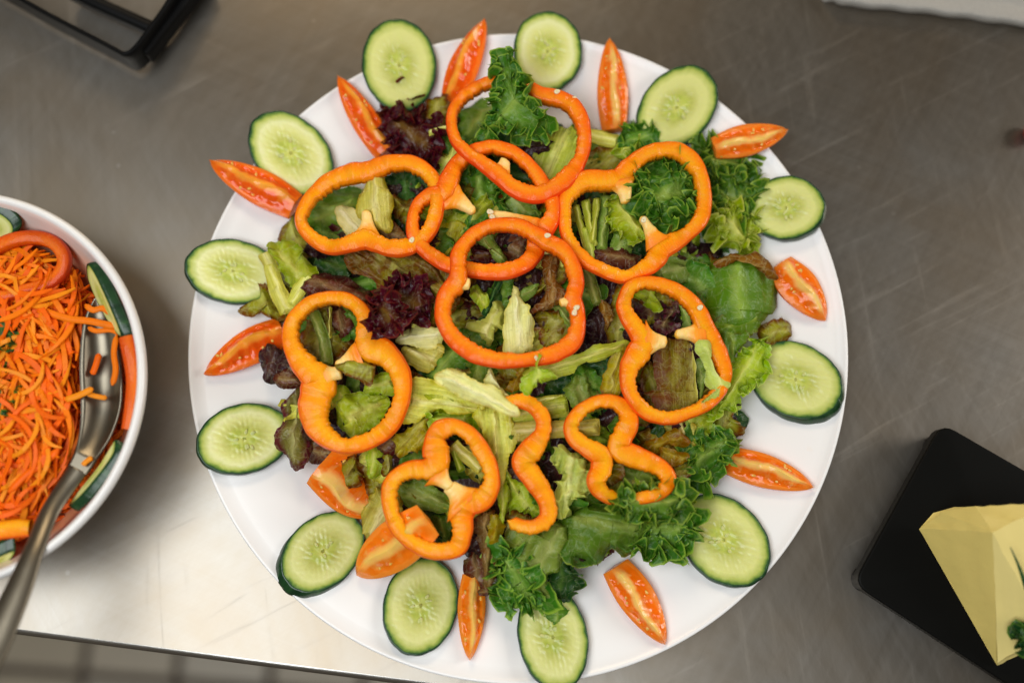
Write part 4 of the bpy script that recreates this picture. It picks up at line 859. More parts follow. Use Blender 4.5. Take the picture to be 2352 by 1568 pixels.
lf('green leaf fold next to the left lobe of the three-lobed ring','O',[(877,1045),(900,1040),(908,1060),(900,1085),(878,1090)],lift=.000,amp=.003)
rib('pale rib crossing the upper lobe of the three-lobed ring','P',(1038,1018),(1108,1078),36,30,lift=.000)
rib('small light green rib end low in the upper lobe of the three-lobed ring','L',(1040,1032),(1060,1080),18,16,lift=-.001)
lf('whitish torn leaf standing inside the central pepper ring','PW',[(1163,722),(1168,692),(1172,669),(1179,655),(1193,666),(1199,679),(1220,701),(1213,715),(1224,739),(1229,776),(1216,803),(1165,806),(1157,786),(1148,758),(1158,738)],[(1185,680),(1195,790)],lift=.005,amp=.0022,ruf=.0010,droop=.002,thick=0,rib=.001)
lf('pale green curled leaf left of the whitish one inside the central ring','LW',[(1075,745),(1100,733),(1120,718),(1131,703),(1148,690),(1158,709),(1164,722),(1156,752),(1143,748),(1135,758),(1132,795),(1115,793),(1105,773),(1097,752)],[(1140,710),(1115,770)],lift=.003,amp=.003,ruf=.002,droop=.004)
lf('golden brown leaf hanging from the upper right inside the central ring','BR',[(1246,608),(1255,585),(1278,590),(1283,634),(1297,664),(1295,690),(1261,706),(1235,703),(1216,722),(1212,715),(1244,686),(1252,664),(1246,636)],[(1265,600),(1270,695)],lift=.0045,amp=.0022,ruf=.001,droop=.004,nf=60)
lf('light green blistered leaf at the left inside the central ring','L',[(1075,662),(1087,645),(1108,670),(1128,701),(1111,715),(1092,696)],lift=.001,amp=.003,ruf=.001,nf=90)
rib('dark green smooth stem inside the central ring','GD',(1148,640),(1112,722),15,15,lift=.001,thick=.003)
lf('green folded leaf edge between the whitish and the golden brown leaf','GL',[(1190,672),(1225,650),(1240,655),(1215,680),(1197,690)],lift=.002,ruf=.001)
lf('long yellow green strip pointing to the right-hand ring, below the central ring','PL',[(1195,858),(1246,829),(1302,814),(1362,795),(1405,784),(1446,788),(1403,818),(1340,835),(1317,846),(1280,866),(1235,880)],[(1220,858),(1430,792)],lift=.0060,amp=.0014,ruf=.0012,lam=.02,droop=.0015,thick=0)
lf('orange tinted frilled leaf tip touching the bottom of the central ring','OY',[(1175,838),(1205,829),(1221,826),(1222,851),(1190,889),(1165,895),(1188,864)],[(1210,835),(1178,885)],lift=.006,amp=.002,ruf=.0015,teeth=.0022,tl_=.006)
lf('bright green frilled sprig on the bottom edge of the central ring','L',[(1229,830),(1236,813),(1248,820),(1242,842),(1270,848),(1285,866),(1251,876),(1230,870),(1208,902),(1198,885),(1221,849)],[(1238,825),(1235,868)],lift=.0205,amp=.002,ruf=.002,teeth=.0026,tl_=.006)
lf('yellow green upright leaf left of the right-hand ring','PY',[(1403,818),(1440,790),(1434,833),(1420,905),(1383,905),(1394,851)],[(1425,805),(1400,895)],lift=.003,amp=.0015,ruf=.001,thick=0)
lf('grey green frilled leaf above the small pinched ring','GL',[(1300,885),(1335,863),(1352,880),(1377,895),(1385,934),(1330,956),(1307,930)],lift=.002,amp=.003,ruf=.002,teeth=.002)
lf('pink brown pointed leaf in the dark gap left of the right-hand ring','BR',[(1372,690),(1402,700),(1407,730),(1395,755),(1383,725)],lift=.001,amp=.001)
rib('grey green rib between the central ring and the upper right ring','GL',(1345,612),(1372,700),34,28,lift=.001)
lf('whitish leaf left of the central ring, above the broad pale leaf','PW',[(905,775),(945,752),(1000,742),(1018,765),(1010,790),(980,800),(940,795)],[(920,778),(1005,765)],lift=.003,amp=.0022,ruf=.001,thick=0)
lf('pale veined leaf fold under the whitish leaf left of the central ring','P',[(925,800),(960,795),(1015,790),(1010,830),(975,852),(940,835)],[(940,805),(990,825)],lift=.001,amp=.003,ruf=.001)
lf('big flat olive leaf with a brown purple lower half, inside the right-hand ring','OB',[(1496,820),(1515,790),(1537,774),(1588,775),(1592,817),(1596,874),(1601,928),(1560,945),(1518,942),(1494,911),(1482,900),(1507,886),(1496,851)],[(1590,790),(1598,920)],lift=.0005,amp=.0014,ruf=.0008,lam=.03,droop=.001,nf=30)
rib('thin straight midrib of the flat olive leaf inside the right-hand ring','P',(1591,785),(1603,930),6,5,lift=.003,thick=.001)
lf('pale green twisted strip hanging over the lower right of the right-hand ring','LW',[(1597,795),(1610,785),(1633,790),(1631,832),(1638,847),(1655,860),(1682,879),(1667,898),(1640,915),(1610,926),(1640,900),(1623,879),(1618,845),(1608,820)],[(1620,800),(1660,885)],lift=.0180,amp=.0022,ruf=.001,teeth=.0008,thick=.0005)
lf('grey green leaf strip between the flat olive leaf and the twisted pale strip','GL',[(1600,830),(1617,830),(1622,880),(1620,905),(1606,928),(1600,880)],lift=.001)
lf('purple frilled leaf tip with a star shape inside the right-hand ring','RP',[(1520,698),(1540,705),(1556,692),(1558,718),(1541,726),(1533,748),(1560,746),(1537,760),(1511,757),(1508,742),(1524,727)],lift=.003,amp=.002,ruf=.002,teeth=.002)
lf('green curved rib at the right inside the upper lobe of the right-hand ring','GL',[(1530,668),(1570,680),(1592,720),(1590,752),(1573,772),(1568,730),(1556,700)],lift=.000,amp=.001)
lf('smooth round green leaf with a brown upper rim, right of the rings','B',[(1642,592),(1670,580),(1720,576),(1745,574),(1762,595),(1790,625),(1793,692),(1770,727),(1720,762),(1645,747),(1632,717),(1615,685),(1613,630)],[(1690,610),(1700,730)],lift=.0065,amp=.0019,ruf=.0006,lam=.05,droop=.010,nf=30,rib=.001)
lf('brown folded rim along the top of the smooth round leaf','BR',[(1642,600),(1670,582),(1720,578),(1745,577),(1775,610),(1790,640),(1770,640),(1735,612),(1690,600),(1655,612)],[(1665,594),(1775,625)],lift=.0085,amp=.0012,ruf=.0008,droop=.003)
lf('smooth green fold just below the round leaf','B',[(1644,735),(1681,715),(1728,702),(1758,715),(1747,745),(1723,770),(1679,768),(1650,760)],lift=.005,amp=.003,ruf=.001,droop=.004)
lf('green pointed fold right of the right-hand ring','B',[(1644,757),(1690,755),(1722,765),(1695,810),(1679,830),(1660,790)],lift=.004,amp=.003,ruf=.001)
lf('light green frilled leaf at the right edge of the heap, over a cucumber slice','L',[(1689,828),(1719,812),(1747,770),(1758,806),(1753,858),(1717,881),(1700,892),(1691,920),(1672,933),(1634,947),(1672,896)],[(1735,800),(1670,915)],lift=.003,amp=.003,ruf=.003,lam=.010,teeth=.0014,frill=fr(.0035,.007,1))
lf('small olive leaf with red tips at the right edge of the heap','O',[(1745,752),(1780,735),(1817,745),(1805,782),(1788,790),(1758,792)],lift=-.002,amp=.002,ruf=.003,teeth=.002)
# curly green leaves at the upper right
lf('curly dark green leaf in the right lobe of the upper right ring','G',[(1470,400),(1500,378),(1560,372),(1592,395),(1598,440),(1588,478),(1560,498),(1525,508),(1492,488),(1466,440)],[(1510,455),(1560,430)],lift=.0115,amp=.003,ruf=.004,lam=.011,teeth=.002,tl_=.005,frill=fr(.0072,.0120,4))
lf('light green flat leaf with holes in the left lobe of the upper right ring','L',[(1400,455),(1455,468),(1482,500),(1478,545),(1440,548),(1408,520)],lift=.004,amp=.003,ruf=.003,teeth=.002,frill=fr(.003,.008,1)) 
lf('curly green leaf at the top right reaching over a tomato wedge','G',[(1605,335),(1640,340),(1690,342),(1725,372),(1712,405),(1680,415),(1645,405),(1620,370)],[(1635,365),(1690,380)],lift=.003,amp=.003,ruf=.004,lam=.011,teeth=.002,frill=fr(.0070,.0120,3))
lf('curly green leaf at the right, between the upper right ring and a cucumber slice','G',[(1645,410),(1700,400),(1728,432),(1730,485),(1700,500),(1655,480)],[(1665,440),(1705,460)],lift=.002,amp=.003,ruf=.004,lam=.011,teeth=.002,frill=fr(.0070,.0120,3))
lf('lighter curly leaf hanging down at the right towards the smooth round leaf','L',[(1645,490),(1700,488),(1728,520),(1728,560),(1700,562),(1660,535)],[(1670,505),(1710,545)],lift=.001,amp=.003,ruf=.004,lam=.011,teeth=.002,frill=fr(.0070,.0120,3))
lf('small curly green leaf at the lower end of the upper right cucumber slice','G',[(1425,320),(1440,303),(1470,297),(1498,303),(1500,320),(1470,335),(1440,343)],lift=.001,amp=.002,ruf=.003,teeth=.002,frill=fr(.0050,.008,2))
lf('light green curly tip at the upper right, below the small curly leaf','L',[(1418,350),(1430,332),(1460,330),(1470,345),(1440,362)],lift=.002,ruf=.003,frill=fr(.0035,.007,1))
for k,(a,b,w0,w1,bw,lab) in enumerate([((1322,470),(1352,575),16,18,0,'leftmost pale stalk inside the upper right ring'),((1346,458),(1366,560),18,18,3,'second pale stalk from the left inside the upper right ring'),((1372,452),(1362,556),17,14,0,'slim upright stalk in the middle of the stalk bunch, upper right ring'),((1342,520),(1366,622),24,24,-3,'thick cut stalk lowest in the bunch inside the upper right ring')]): rib(lab,'PL',a,b,w0,w1,lift=.001+.0016*(k%3),bow=bw)
rib('smooth green rib right of the pale stalks inside the upper right ring','GL',(1394,448),(1382,572),26,26,lift=.001,thick=.003)
lf('pale translucent green leaf base below the green rib, upper right ring','GL',[(1398,565),(1425,525),(1452,560),(1445,590),(1405,592)],lift=.000)
lf('brown leaf at the bottom inside the upper right ring','RB',[(1378,562),(1437,570),(1480,580),(1462,610),(1420,616),(1375,602)],lift=.001,amp=.003,ruf=.001)
# top
lf('curly green leaf rising through the top pepper ring and over its upper edge','G',[(1077,328),(1111,301),(1137,268),(1147,230),(1146,205),(1140,186),(1143,160),(1152,146),(1168,155),(1164,172),(1182,178),(1190,195),(1190,212),(1214,218),(1225,238),(1212,248),(1220,262),(1255,280),(1250,298),(1224,298),(1196,294),(1149,284),(1122,310),(1096,328)],[(1095,322),(1180,235)],lift=.0190,tilt=(.05,.42),amp=.0018,ruf=.003,lam=.011,teeth=.0018,frill=fr(.0055,.0085,2,(1215,225,340)))
lf('yellow green ribbed leaf at the right inside the top pepper ring','PL',[(1228,335),(1258,292),(1318,284),(1337,320),(1322,385),(1270,420),(1225,395)],[(1300,300),(1255,405)],lift=-.001,amp=.002,ruf=.0015)
rib('pale cut rib right of the top pepper ring','P',(1345,305),(1420,322),32,34,lift=-.001,thick=.002)
rib('small pale rib chip on the dark red leaf left of the top ring','P',(984,303),(1034,290),16,13,lift=.006)
lf('dark red curly leaf reaching onto the top left cucumber slice','R',[(886,250),(892,222),(905,195),(918,205),(940,235),(955,255),(940,272),(900,275)],[(925,262),(908,210)],lift=.001,amp=.003,ruf=.003,teeth=.003,frill=fr(.0050,.009,2))
lf('big dark red curly leaf left of the top pepper ring','R',[(880,275),(920,255),(980,268),(1005,310),(985,355),(945,350),(905,320)],[(915,285),(975,330)],lift=.002,amp=.003,ruf=.004,teeth=.003,frill=fr(.0058,.0095,3))
lf('brown olive leaf with red edges between the top cucumber slice and the top ring','O',[(980,240),(1005,222),(1030,232),(1032,285),(1003,300),(982,278)],lift=.001,amp=.002,ruf=.003,teeth=.002)
lf('tall pale ribbed leaf standing through the upper left ring','P',[(812,480),(826,440),(838,400),(852,378),(872,388),(884,410),(898,450),(900,480),(894,520),(862,518),(835,500)],[(858,390),(865,505)],lift=.0115,amp=.0018,ruf=.001,droop=.006,thick=0)
lf('pale folded leaf end left of the tall ribbed leaf, inside the upper left ring','PW',[(765,477),(782,467),(827,487),(846,532),(800,548),(780,515)],[(780,480),(825,530)],lift=.003,amp=.0018,ruf=.001,droop=.002,thick=0)
lf('brown veined leaf base at the right inside the upper left ring','BV',[(860,515),(900,508),(930,535),(932,560),(870,548)],lift=.002,amp=.001)
lf('curly green leaf inside the ring between top and centre','G',[(1065,410),(1090,392),(1125,402),(1152,430),(1155,475),(1120,505),(1080,520),(1075,480)],[(1095,410),(1105,490)],lift=-.001,amp=.003,ruf=.003,teeth=.002,frill=fr(.005,.0085,2))
lf('green frilled leaf right of the curly one, under the top ring','GL',[(1168,440),(1205,448),(1225,480),(1200,500),(1165,485)],lift=-.002,amp=.002,teeth=.002,frill=fr(.004,.008,1))
lf('olive curved leaf rim inside the top of the central ring','GL',[(1084,552),(1120,540),(1152,565),(1166,604),(1148,608),(1120,575)],lift=.000)
lf('small dark red frill at the lower left inside the top of the central ring','R',[(1078,580),(1100,566),(1128,575),(1130,600),(1090,603)],lift=.000,frill=fr(.0035,.008,1))
# lower right and bottom
lf('pale yellow green frilled leaf between the wavy piece and the small pinched ring','LW',[(1276,1052),(1293,1022),(1305,1035),(1320,1043),(1337,1050),(1344,1079),(1366,1114),(1345,1140),(1318,1145),(1303,1164),(1314,1177),(1293,1188),(1276,1173),(1276,1122),(1292,1088),(1282,1075)],[(1310,1050),(1300,1165)],lift=.006,amp=.003,ruf=.003,lam=.009,teeth=.003,tl_=.006,nf=80)
lf('amber folded leaf rim right of the small pinched ring','OY',[(1480,1013),(1520,999),(1550,980),(1584,1007),(1577,1022),(1533,1020),(1518,1045),(1500,1038)],lift=.004,amp=.002,ruf=.002)
lf('amber curl with a yellow edge right of the small pinched ring','OY',[(1514,1026),(1537,1031),(1575,1040),(1583,1056),(1556,1073),(1522,1052)],lift=.0045,amp=.002,ruf=.002,droop=-.002)
lf('rounded olive yellow leaf at the end of the small pinched ring','O',[(1545,1067),(1582,1062),(1590,1088),(1567,1109),(1548,1099)],lift=.003,amp=.002,ruf=.001)
lf('curly green leaf on the right edge of the heap, above the lower right tomato wedge','G',[(1585,1022),(1612,1010),(1650,996),(1672,1000),(1672,1028),(1658,1045),(1650,1070),(1632,1092),(1605,1100),(1588,1060)],[(1600,1060),(1655,1015)],lift=.000,amp=.003,ruf=.004,teeth=.002,frill=fr(.0070,.0120,3))
lf('curly green leaf covering the lower end of the small pinched ring','G',[(1420,1150),(1445,1135),(1490,1120),(1530,1120),(1575,1130),(1580,1160),(1540,1180),(1480,1180),(1430,1172)],[(1450,1155),(1555,1150)],lift=.0165,amp=.003,ruf=.004,lam=.011,teeth=.002,frill=fr(.0070,.0120,3))
lf('curly green leaf at the lower right reaching onto the large cucumber slice','G',[(1490,1180),(1540,1170),(1588,1185),(1588,1220),(1570,1245),(1545,1268),(1510,1262),(1485,1265),(1470,1235)],[(1500,1210),(1560,1215)],lift=.0045,amp=.003,ruf=.004,lam=.011,teeth=.002,frill=fr(.0072,.0120,4))
lf('big smooth green leaf with deep dimples at the bottom, between two curly ones','G',[(1290,1190),(1318,1172),(1361,1150),(1424,1155),(1470,1170),(1510,1200),(1490,1240),(1467,1243),(1441,1283),(1407,1262),(1373,1295),(1331,1304),(1297,1285),(1283,1235)],[(1325,1185),(1460,1210)],lift=.0055,amp=.0040,ruf=.0040,lam=.020,droop=.004,nf=38,teeth=.0005)
lf('wide grey green leaf at the bottom with fine veins fanning from its top','GL',[(1176,1215),(1228,1230),(1274,1198),(1302,1212),(1300,1258),(1290,1298),(1264,1330),(1262,1375),(1215,1350),(1180,1318),(1158,1258)],[(1280,1215),(1225,1330)],lift=.006,amp=.003,ruf=.003,lam=.016,droop=.004,nf=40)
lf('curly green leaf at the bottom left of the green group, by the broken wedge','G',[(1150,1270),(1172,1262),(1200,1290),(1222,1330),(1245,1368),(1225,1388),(1180,1382),(1145,1380),(1150,1340),(1148,1300)],[(1165,1290),(1215,1365)],lift=.0055,amp=.003,ruf=.004,lam=.011,teeth=.002,frill=fr(.0072,.0120,4))
lf('pointed green leaf tip lying on the bottom cucumber slice','G',[(1252,1392),(1272,1378),(1292,1388),(1310,1402),(1293,1412),(1280,1440),(1266,1425),(1250,1432),(1258,1412)],[(1280,1388),(1275,1425)],lift=.000,amp=.001,ruf=.0015,teeth=.003,tl_=.005)
lf('green leaf fold between the wide grey green leaf and the platter at the bottom','GD',[(1262,1300),(1300,1278),(1315,1330),(1300,1370),(1268,1366)],lift=.001,amp=.003,ruf=.003,teeth=.002,frill=fr(.004,.009,1))
lf('olive leaf with small holes under the wavy pepper piece','L',[(1158,1090),(1190,1108),(1240,1158),(1236,1182),(1198,1170),(1178,1184),(1164,1154)],[(1175,1110),(1220,1170)],lift=-.001,amp=.003,ruf=.003,teeth=.002)
lf('twisted brown veined leaf running down beside the three-lobed ring','BV',[(1088,1190),(1108,1178),(1136,1166),(1140,1186),(1120,1200),(1118,1238),(1133,1278),(1136,1318),(1126,1352),(1108,1348),(1112,1308),(1096,1258),(1086,1218)],[(1118,1180),(1120,1335)],lift=.004,amp=.003,ruf=.0015,nf=80,thick=0,rib=.002)
lf('small amber leaf over the brown veined one at the bottom','OY',[(1128,1188),(1147,1184),(1160,1210),(1144,1240),(1126,1246),(1120,1214)],lift=.007,amp=.002,ruf=.002,teeth=.001)
lf('dark red curled tip touching the broken tomato wedge','RB',[(1096,1356),(1110,1346),(1126,1352),(1120,1366),(1101,1368)],lift=.002)
rib('thick pale horizontal rib behind the wavy piece and the small pinched ring','P',(1172,990),(1378,980),44,40,lift=.0035,thick=.003)
rib('striped yellow green rib above the thick pale horizontal rib','PL',(1172,950),(1305,930),44,50,lift=.001,thick=.002)
rib('thin pale strip between the two horizontal ribs','P',(1180,925),(1300,912),20,18,lift=.000)
lf('olive leaf around the bottom bend of the wavy piece','O',[(1150,1190),(1180,1170),(1240,1190),(1250,1230),(1190,1230)],lift=-.004,amp=.003)
# scraps between the named leaves: nothing in the photo tells those of one kind apart
KIND={'G':('small dark green lettuce scrap tucked low between the larger leaves','dark green scraps low in the salad'),
      'O':('small olive lettuce scrap tucked low between the larger leaves','olive scraps low in the salad'),
      'RD':('small dark red lettuce scrap tucked low between the larger leaves','dark red scraps low in the salad'),
      'L':('small light green lettuce scrap tucked low between the larger leaves','light green scraps low in the salad'),
      'P':('small pale yellow lettuce scrap tucked low between the larger leaves','pale yellow scraps low in the salad')}
for k in range(115):
    pal=rnd.choice(['G','G','O','O','RD','RD','L','P','P'])
    rr=.128*math.sqrt(rnd.random()); aa_=rnd.random()*6.283; cx=HC[0]+rr*math.cos(aa_); cy=HC[1]+rr*math.sin(aa_)
    p,s=scrap_poly(cx,cy,rnd.uniform(.009,.016),k+900,rnd.uniform(1.0,1.5)); lab,grp=KIND[pal]
    V,Q,uv,st,c=leafmesh(p,s,pal,lift=-rnd.uniform(.0045,.0095),amp=.0035,ruf=.0028,lam=.010,teeth=.0016,tl_=.004,seed=k+900,px=False,dens=.0011,tilt=(rnd.uniform(-.4,.4),rnd.uniform(-.4,.4)))
    tag(obj('lettuce_scrap',mesh('lettuce_scrap',V,Q,uv,st,mats=[LM[pal]]),None,c),lab,'lettuce scrap',grp)
# ------------------------------------------------------------------ carrot bowl at the left
BZ=.072; BC=at(-134,884,BZ)[:2]; BR=float(np.linalg.norm(at(333,884,BZ)[:2]-BC))
prof=[(.0005,.006),(.045,.006),(.060,.010),(.078,.024),(.092,.045),(BR-.0062,BZ-.008),(BR-.0048,BZ-.0018),(BR-.0030,BZ),(BR-.0010,BZ-.0006),(BR,BZ-.003),(BR-.0005,BZ-.0055),(.098,.050),(.084,.026),(.066,.008),(.050,.0015),(.046,.0003),(.042,.0003),(.040,.0025),(.0005,.0025)]
V,F=lathe(prof,160); tag(obj('salad_bowl',mesh('salad_bowl',V,[F],mats=[BOWLM,simple('white_bowl_outside',(.84,.82,.79),.24,0,.97,20,.03)],midx=[0 if k<6 else 1 for _ in range(160) for k in range(len(prof)-1)]),None,(BC[0],BC[1],.0006)),'deep white bowl of shredded carrot at the left edge of the picture','bowl')
CZ=.050
def carrot_h(x,y):
    r=math.hypot(x-BC[0],y-BC[1]); return CZ+.004*math.cos(min(1.5,r/.095*1.5))+.0025*float(nz(np.array([[x,y]]),18,3)[0])
def shred(L_,w_,h_,curve,twist,seed):
    n=12; t=np.linspace(-.5,.5,n); a=t*curve; x=np.sin(a)/max(abs(curve),.01)*L_ if abs(curve)>.02 else t*L_
    y=(1-np.cos(a))/(curve if abs(curve)>.02 else 1e9)*L_; z=.0012*np.sin(t*7+seed)+curve*curve*.001*np.cos(t*3)
    d=np.stack([np.cos(a),np.sin(a)],1); nn=np.stack([-d[:,1],d[:,0]],1); tap=np.clip((.5-np.abs(t))/.12,.35,1); ww=w_*tap*(1+.12*np.sin(t*19+seed)); V=[]
    for i in range(n):
        tw=twist*t[i]; c_,s_=math.cos(tw),math.sin(tw)
        for (p,q) in ((-.5,-.5),(.5,-.5),(.62,0),(.5,.5),(-.5,.5),(-.62,0)):
            u=p*ww[i]*c_-q*h_*s_; v=p*ww[i]*s_+q*h_*c_; V.append((x[i]+nn[i,0]*u,y[i]+nn[i,1]*u,z[i]+v))
    i=np.arange(n-1)[:,None]; j=np.arange(6)[None,:]
    Q=np.stack([i*6+j,i*6+(j+1)%6,(i+1)*6+(j+1)%6,(i+1)*6+j],-1).reshape(-1,4)
    return np.array(V),Q,np.array([(5,4,3,2),(5,2,1,0),((n-1)*6+2,(n-1)*6+3,(n-1)*6+4,(n-1)*6+5),((n-1)*6+0,(n-1)*6+1,(n-1)*6+2,(n-1)*6+5)])
SH=[shred(rnd.uniform(.026,.058),rnd.uniform(.0017,.0028),rnd.uniform(.0008,.0012),rnd.choice([-1,1])*rnd.uniform(.2,2.4),rnd.uniform(-1.5,1.5),k) for k in range(26)]
SHM=[mesh('carrot_shred',v,[q,e],smooth=False,mats=[CARROT[k%3]]) for k,(v,q,e) in enumerate(SH)]
from mathutils import Euler
def inbowl(x,y,m=.010): return math.hypot(x-BC[0],y-BC[1])<BR-m-.008
SPP=[(228,684,22),(226,740,46),(230,790,56),(230,850,60),(233,920,60),(222,985,50),(200,1040,38),(178,1080,32),(150,1120,32),(112,1180,32),(78,1262,34),(52,1330,36)]
SPW=[(np.array(at(a,b,.056))[:2],r*.00023) for a,b,r in SPP]
def clear(v,rz,x,y,spoon_too=True):
    c_,s_=math.cos(rz),math.sin(rz); P=np.stack([v[:,0]*c_-v[:,1]*s_+x,v[:,0]*s_+v[:,1]*c_+y],1)[::6]
    if (np.linalg.norm(P-BC,axis=1)>BR-.017).any(): return False
    if spoon_too:
        for (a,r),(b,q) in zip(SPW[:-1],SPW[1:]):
            for t in (0,.33,.67):
                if (np.linalg.norm(P-(a+(b-a)*t),axis=1)<(r+(q-r)*t)*.92).any(): return False
    return True
def onspoon(px,py):
    for (a,b,r),(c,d,q) in zip(SPP[:-1],SPP[1:]):
        for t in (0,.25,.5,.75):
            if math.hypot(px-(a+(c-a)*t),py-(b+(d-b)*t))<r+(q-r)*t: return True
    return False
VV=[];QQ=[];o_=0;MM=[]
for k in range(2600):
    r=(BR-.022)*math.sqrt(rnd.random()); a=rnd.random()*6.283; x=BC[0]+r*math.cos(a); y=BC[1]+r*math.sin(a)
    v,q,e=SH[rnd.randrange(26)]; rz_=rnd.uniform(0,6.28)
    if not clear(v,rz_,x,y,False): continue
    low=0 if clear(v,rz_,x,y) else .010
    M_=np.array(Euler((rnd.uniform(-.25,.25),rnd.uniform(-.25,.25),rz_)).to_matrix())
    p=v@M_.T+np.array([x,y,carrot_h(x,y)-rnd.uniform(.0,.009)-low]); VV.append(p); f=np.vstack([q,e])+o_; QQ.append(f); o_+=len(p); MM+=[rnd.choice([0,0,0,1])]*len(f)
V=[];n=48;m=10
for i in range(n):
    for j in range(m):
        r=.0005+(BR-.020)*j/(m-1); a=i/n*6.283; V.append((BC[0]+r*math.cos(a),BC[1]+r*math.sin(a),CZ-.013-(.01 if j==m-1 else 0)))
q=gridq(n,m,True); VV.append(np.array(V)); QQ.append(q+o_); MM+=[0]*len(q)
bl=np.array([BC[0],BC[1],.02])
tag(obj('carrot_shreds',mesh('carrot_shreds',np.vstack(VV)-bl,[np.vstack(QQ)],smooth=False,mats=CARROT,midx=MM),None,bl),'deep orange mass of shredded carrot filling the white bowl','carrot',kind='stuff')
cnt=0
while cnt<285:
    px=rnd.uniform(-40,330); py=rnd.uniform(500,1330); z=CZ; p=at(px,py,z)
    if not inbowl(p[0],p[1],.017) or onspoon(px,py): continue
    ks=rnd.randrange(26); rz_=rnd.uniform(0,6.28)
    if not clear(SH[ks][0],rz_,p[0],p[1]): continue
    o=obj('carrot_shred',SHM[ks],None,(p[0],p[1],carrot_h(p[0],p[1])+rnd.uniform(-.001,.0040))); o.rotation_euler=(rnd.uniform(-.2,.2),rnd.uniform(-.2,.2),rz_)
    tag(o,'thin orange carrot shred lying on the heap in the white bowl','carrot shred','carrot shreds on top in the bowl'); cnt+=1
# single long shreds over the spoon
def longshred(label,pts,wpx,z0,z1,mat=1):
    P=np.array([list(at(a,b,z0+(z1-z0)*k/(len(pts)-1))) for k,(a,b) in enumerate(pts)]); C=crom(P,26,False); T=np.gradient(C,axis=0)[:,:2]; T/=np.linalg.norm(T,axis=1)[:,None]; nn=np.stack([-T[:,1],T[:,0]],1)
    t=np.linspace(0,1,26); w_=wpx*.00012*np.clip(np.minimum(t,1-t)/.1,.4,1); V=[]
    for i in range(26):
        for p,q in ((-1,-.6),(1,-.6),(1.15,0),(1,.6),(-1,.6),(-1.15,0)): V.append((C[i,0]+nn[i,0]*p*w_[i],C[i,1]+nn[i,1]*p*w_[i],C[i,2]+q*.0012))
    V=np.array(V); c=V.mean(0); c[2]=V[:,2].min(); i=np.arange(25)[:,None]; j=np.arange(6)[None,:]
    Q=np.stack([i*6+j,i*6+(j+1)%6,(i+1)*6+(j+1)%6,(i+1)*6+j],-1).reshape(-1,4)
    tag(obj('carrot_shred',mesh('carrot_shred',V-c,[Q,np.array([(5,4,3,2),(5,2,1,0),(152,153,154,155),(150,151,152,155)])],mats=[CARROT[mat]]),None,c),label,'carrot shred','carrot shreds on the spoon')
# spoon
def loft(name,pts,zs,ws,sec,mat,parent,loc,dish=None,n=70):
    P=np.array([list(at(a,b,z)) for (a,b),z in zip(pts,zs)]); A=np.c_[P,np.array(ws)*.00024]; C=crom(A,n,False); T=np.gradient(C[:,:2],axis=0); T/=np.linalg.norm(T,axis=1)[:,None]; nn=np.stack([-T[:,1],T[:,0]],1)
    k=len(sec); V=np.zeros((n,k,3)); t=np.linspace(0,1,n)
    for j,(p,q) in enumerate(sec):
        d=0 if dish is None else dish(t)*(p*p-1)
        V[:,j,0]=C[:,0]+nn[:,0]*p*C[:,3]/2; V[:,j,1]=C[:,1]+nn[:,1]*p*C[:,3]/2; V[:,j,2]=C[:,2]+q+d
    i=np.arange(n-1)[:,None]; j=np.arange(k)[None,:]; Q=np.stack([i*k+j,i*k+(j+1)%k,(i+1)*k+(j+1)%k,(i+1)*k+j],-1).reshape(-1,4)
    V=V.reshape(-1,3)-loc; V=np.vstack([V,V[:k].mean(0),V[-k:].mean(0)]); a=np.arange(k)
    tri=np.vstack([np.stack([(a+1)%k,a,np.full(k,n*k)],1),np.stack([(n-1)*k+a,(n-1)*k+(a+1)%k,np.full(k,n*k+1)],1)])
    return obj(name,mesh(name,V,[Q,tri],mats=[mat]),parent)
sl=np.array(at(110,1170,.06)); spoon=thing('serving_spoon','large stainless steel serving spoon in the carrots, handle over the bowl rim','spoon',sl)
ps=[-1,-.8,-.5,-.2,.2,.5,.8,1]; secb=[(p,.0006) for p in ps]+[(p,-.0010) for p in ps[::-1]]
loft('spoon_bowl',[(228,684),(226,740),(230,830),(233,920),(222,985),(200,1040),(178,1080)],[.0565,.0565,.0565,.0565,.0570,.0580,.0590],[20,66,90,90,74,54,46],secb,SPOONM,spoon,sl,dish=lambda t:.0065*np.sin(np.clip(t/.85,0,1)*math.pi)**.8)
sech=[(-1,.0),(-.9,.0009),(0,.0013),(.9,.0009),(1,0),(.9,-.0010),(0,-.0012),(-.9,-.0010)]
loft('handle',[(180,1076),(150,1120),(112,1180),(78,1262),(52,1330),(22,1400),(-20,1490),(-80,1600)],[.0585,.0610,.0660,.0745,.0790,.083,.088,.095],[46,42,42,44,54,62,68,72],sech,SPOONM,spoon,sl)
longshred('long straight carrot shred lying across the tip of the spoon',[(72,702),(150,730),(210,738),(272,752)],14,.057,.0605)
longshred('short curved carrot shred just below the long one across the spoon',[(203,752),(222,760),(255,758),(278,768)],10,.0585,.0600)
longshred('bright carrot shred poking over the left edge of the spoon',[(150,918),(180,908),(214,892)],13,.058,.0600,2)
longshred('carrot shred lying inside the hollow of the spoon',[(200,903),(222,910),(246,914)],10,.0575,.0575,2)
longshred('deep orange shred standing along the left wall of the spoon hollow',[(212,860),(220,840),(228,812)],13,.0560,.0560,0)
longshred('small carrot shred across the neck of the spoon',[(190,1068),(200,1058),(212,1050)],10,.0615,.0615,2)
longshred('long curved carrot shred in the middle of the bowl, left of the spoon',[(20,950),(55,925),(85,935),(110,975),(112,1008)],10,.059,.058,1)
longshred('long carrot shred running up to the spoon from the lower left',[(20,1130),(60,1090),(105,1060),(135,1030)],14,.058,.059,0)
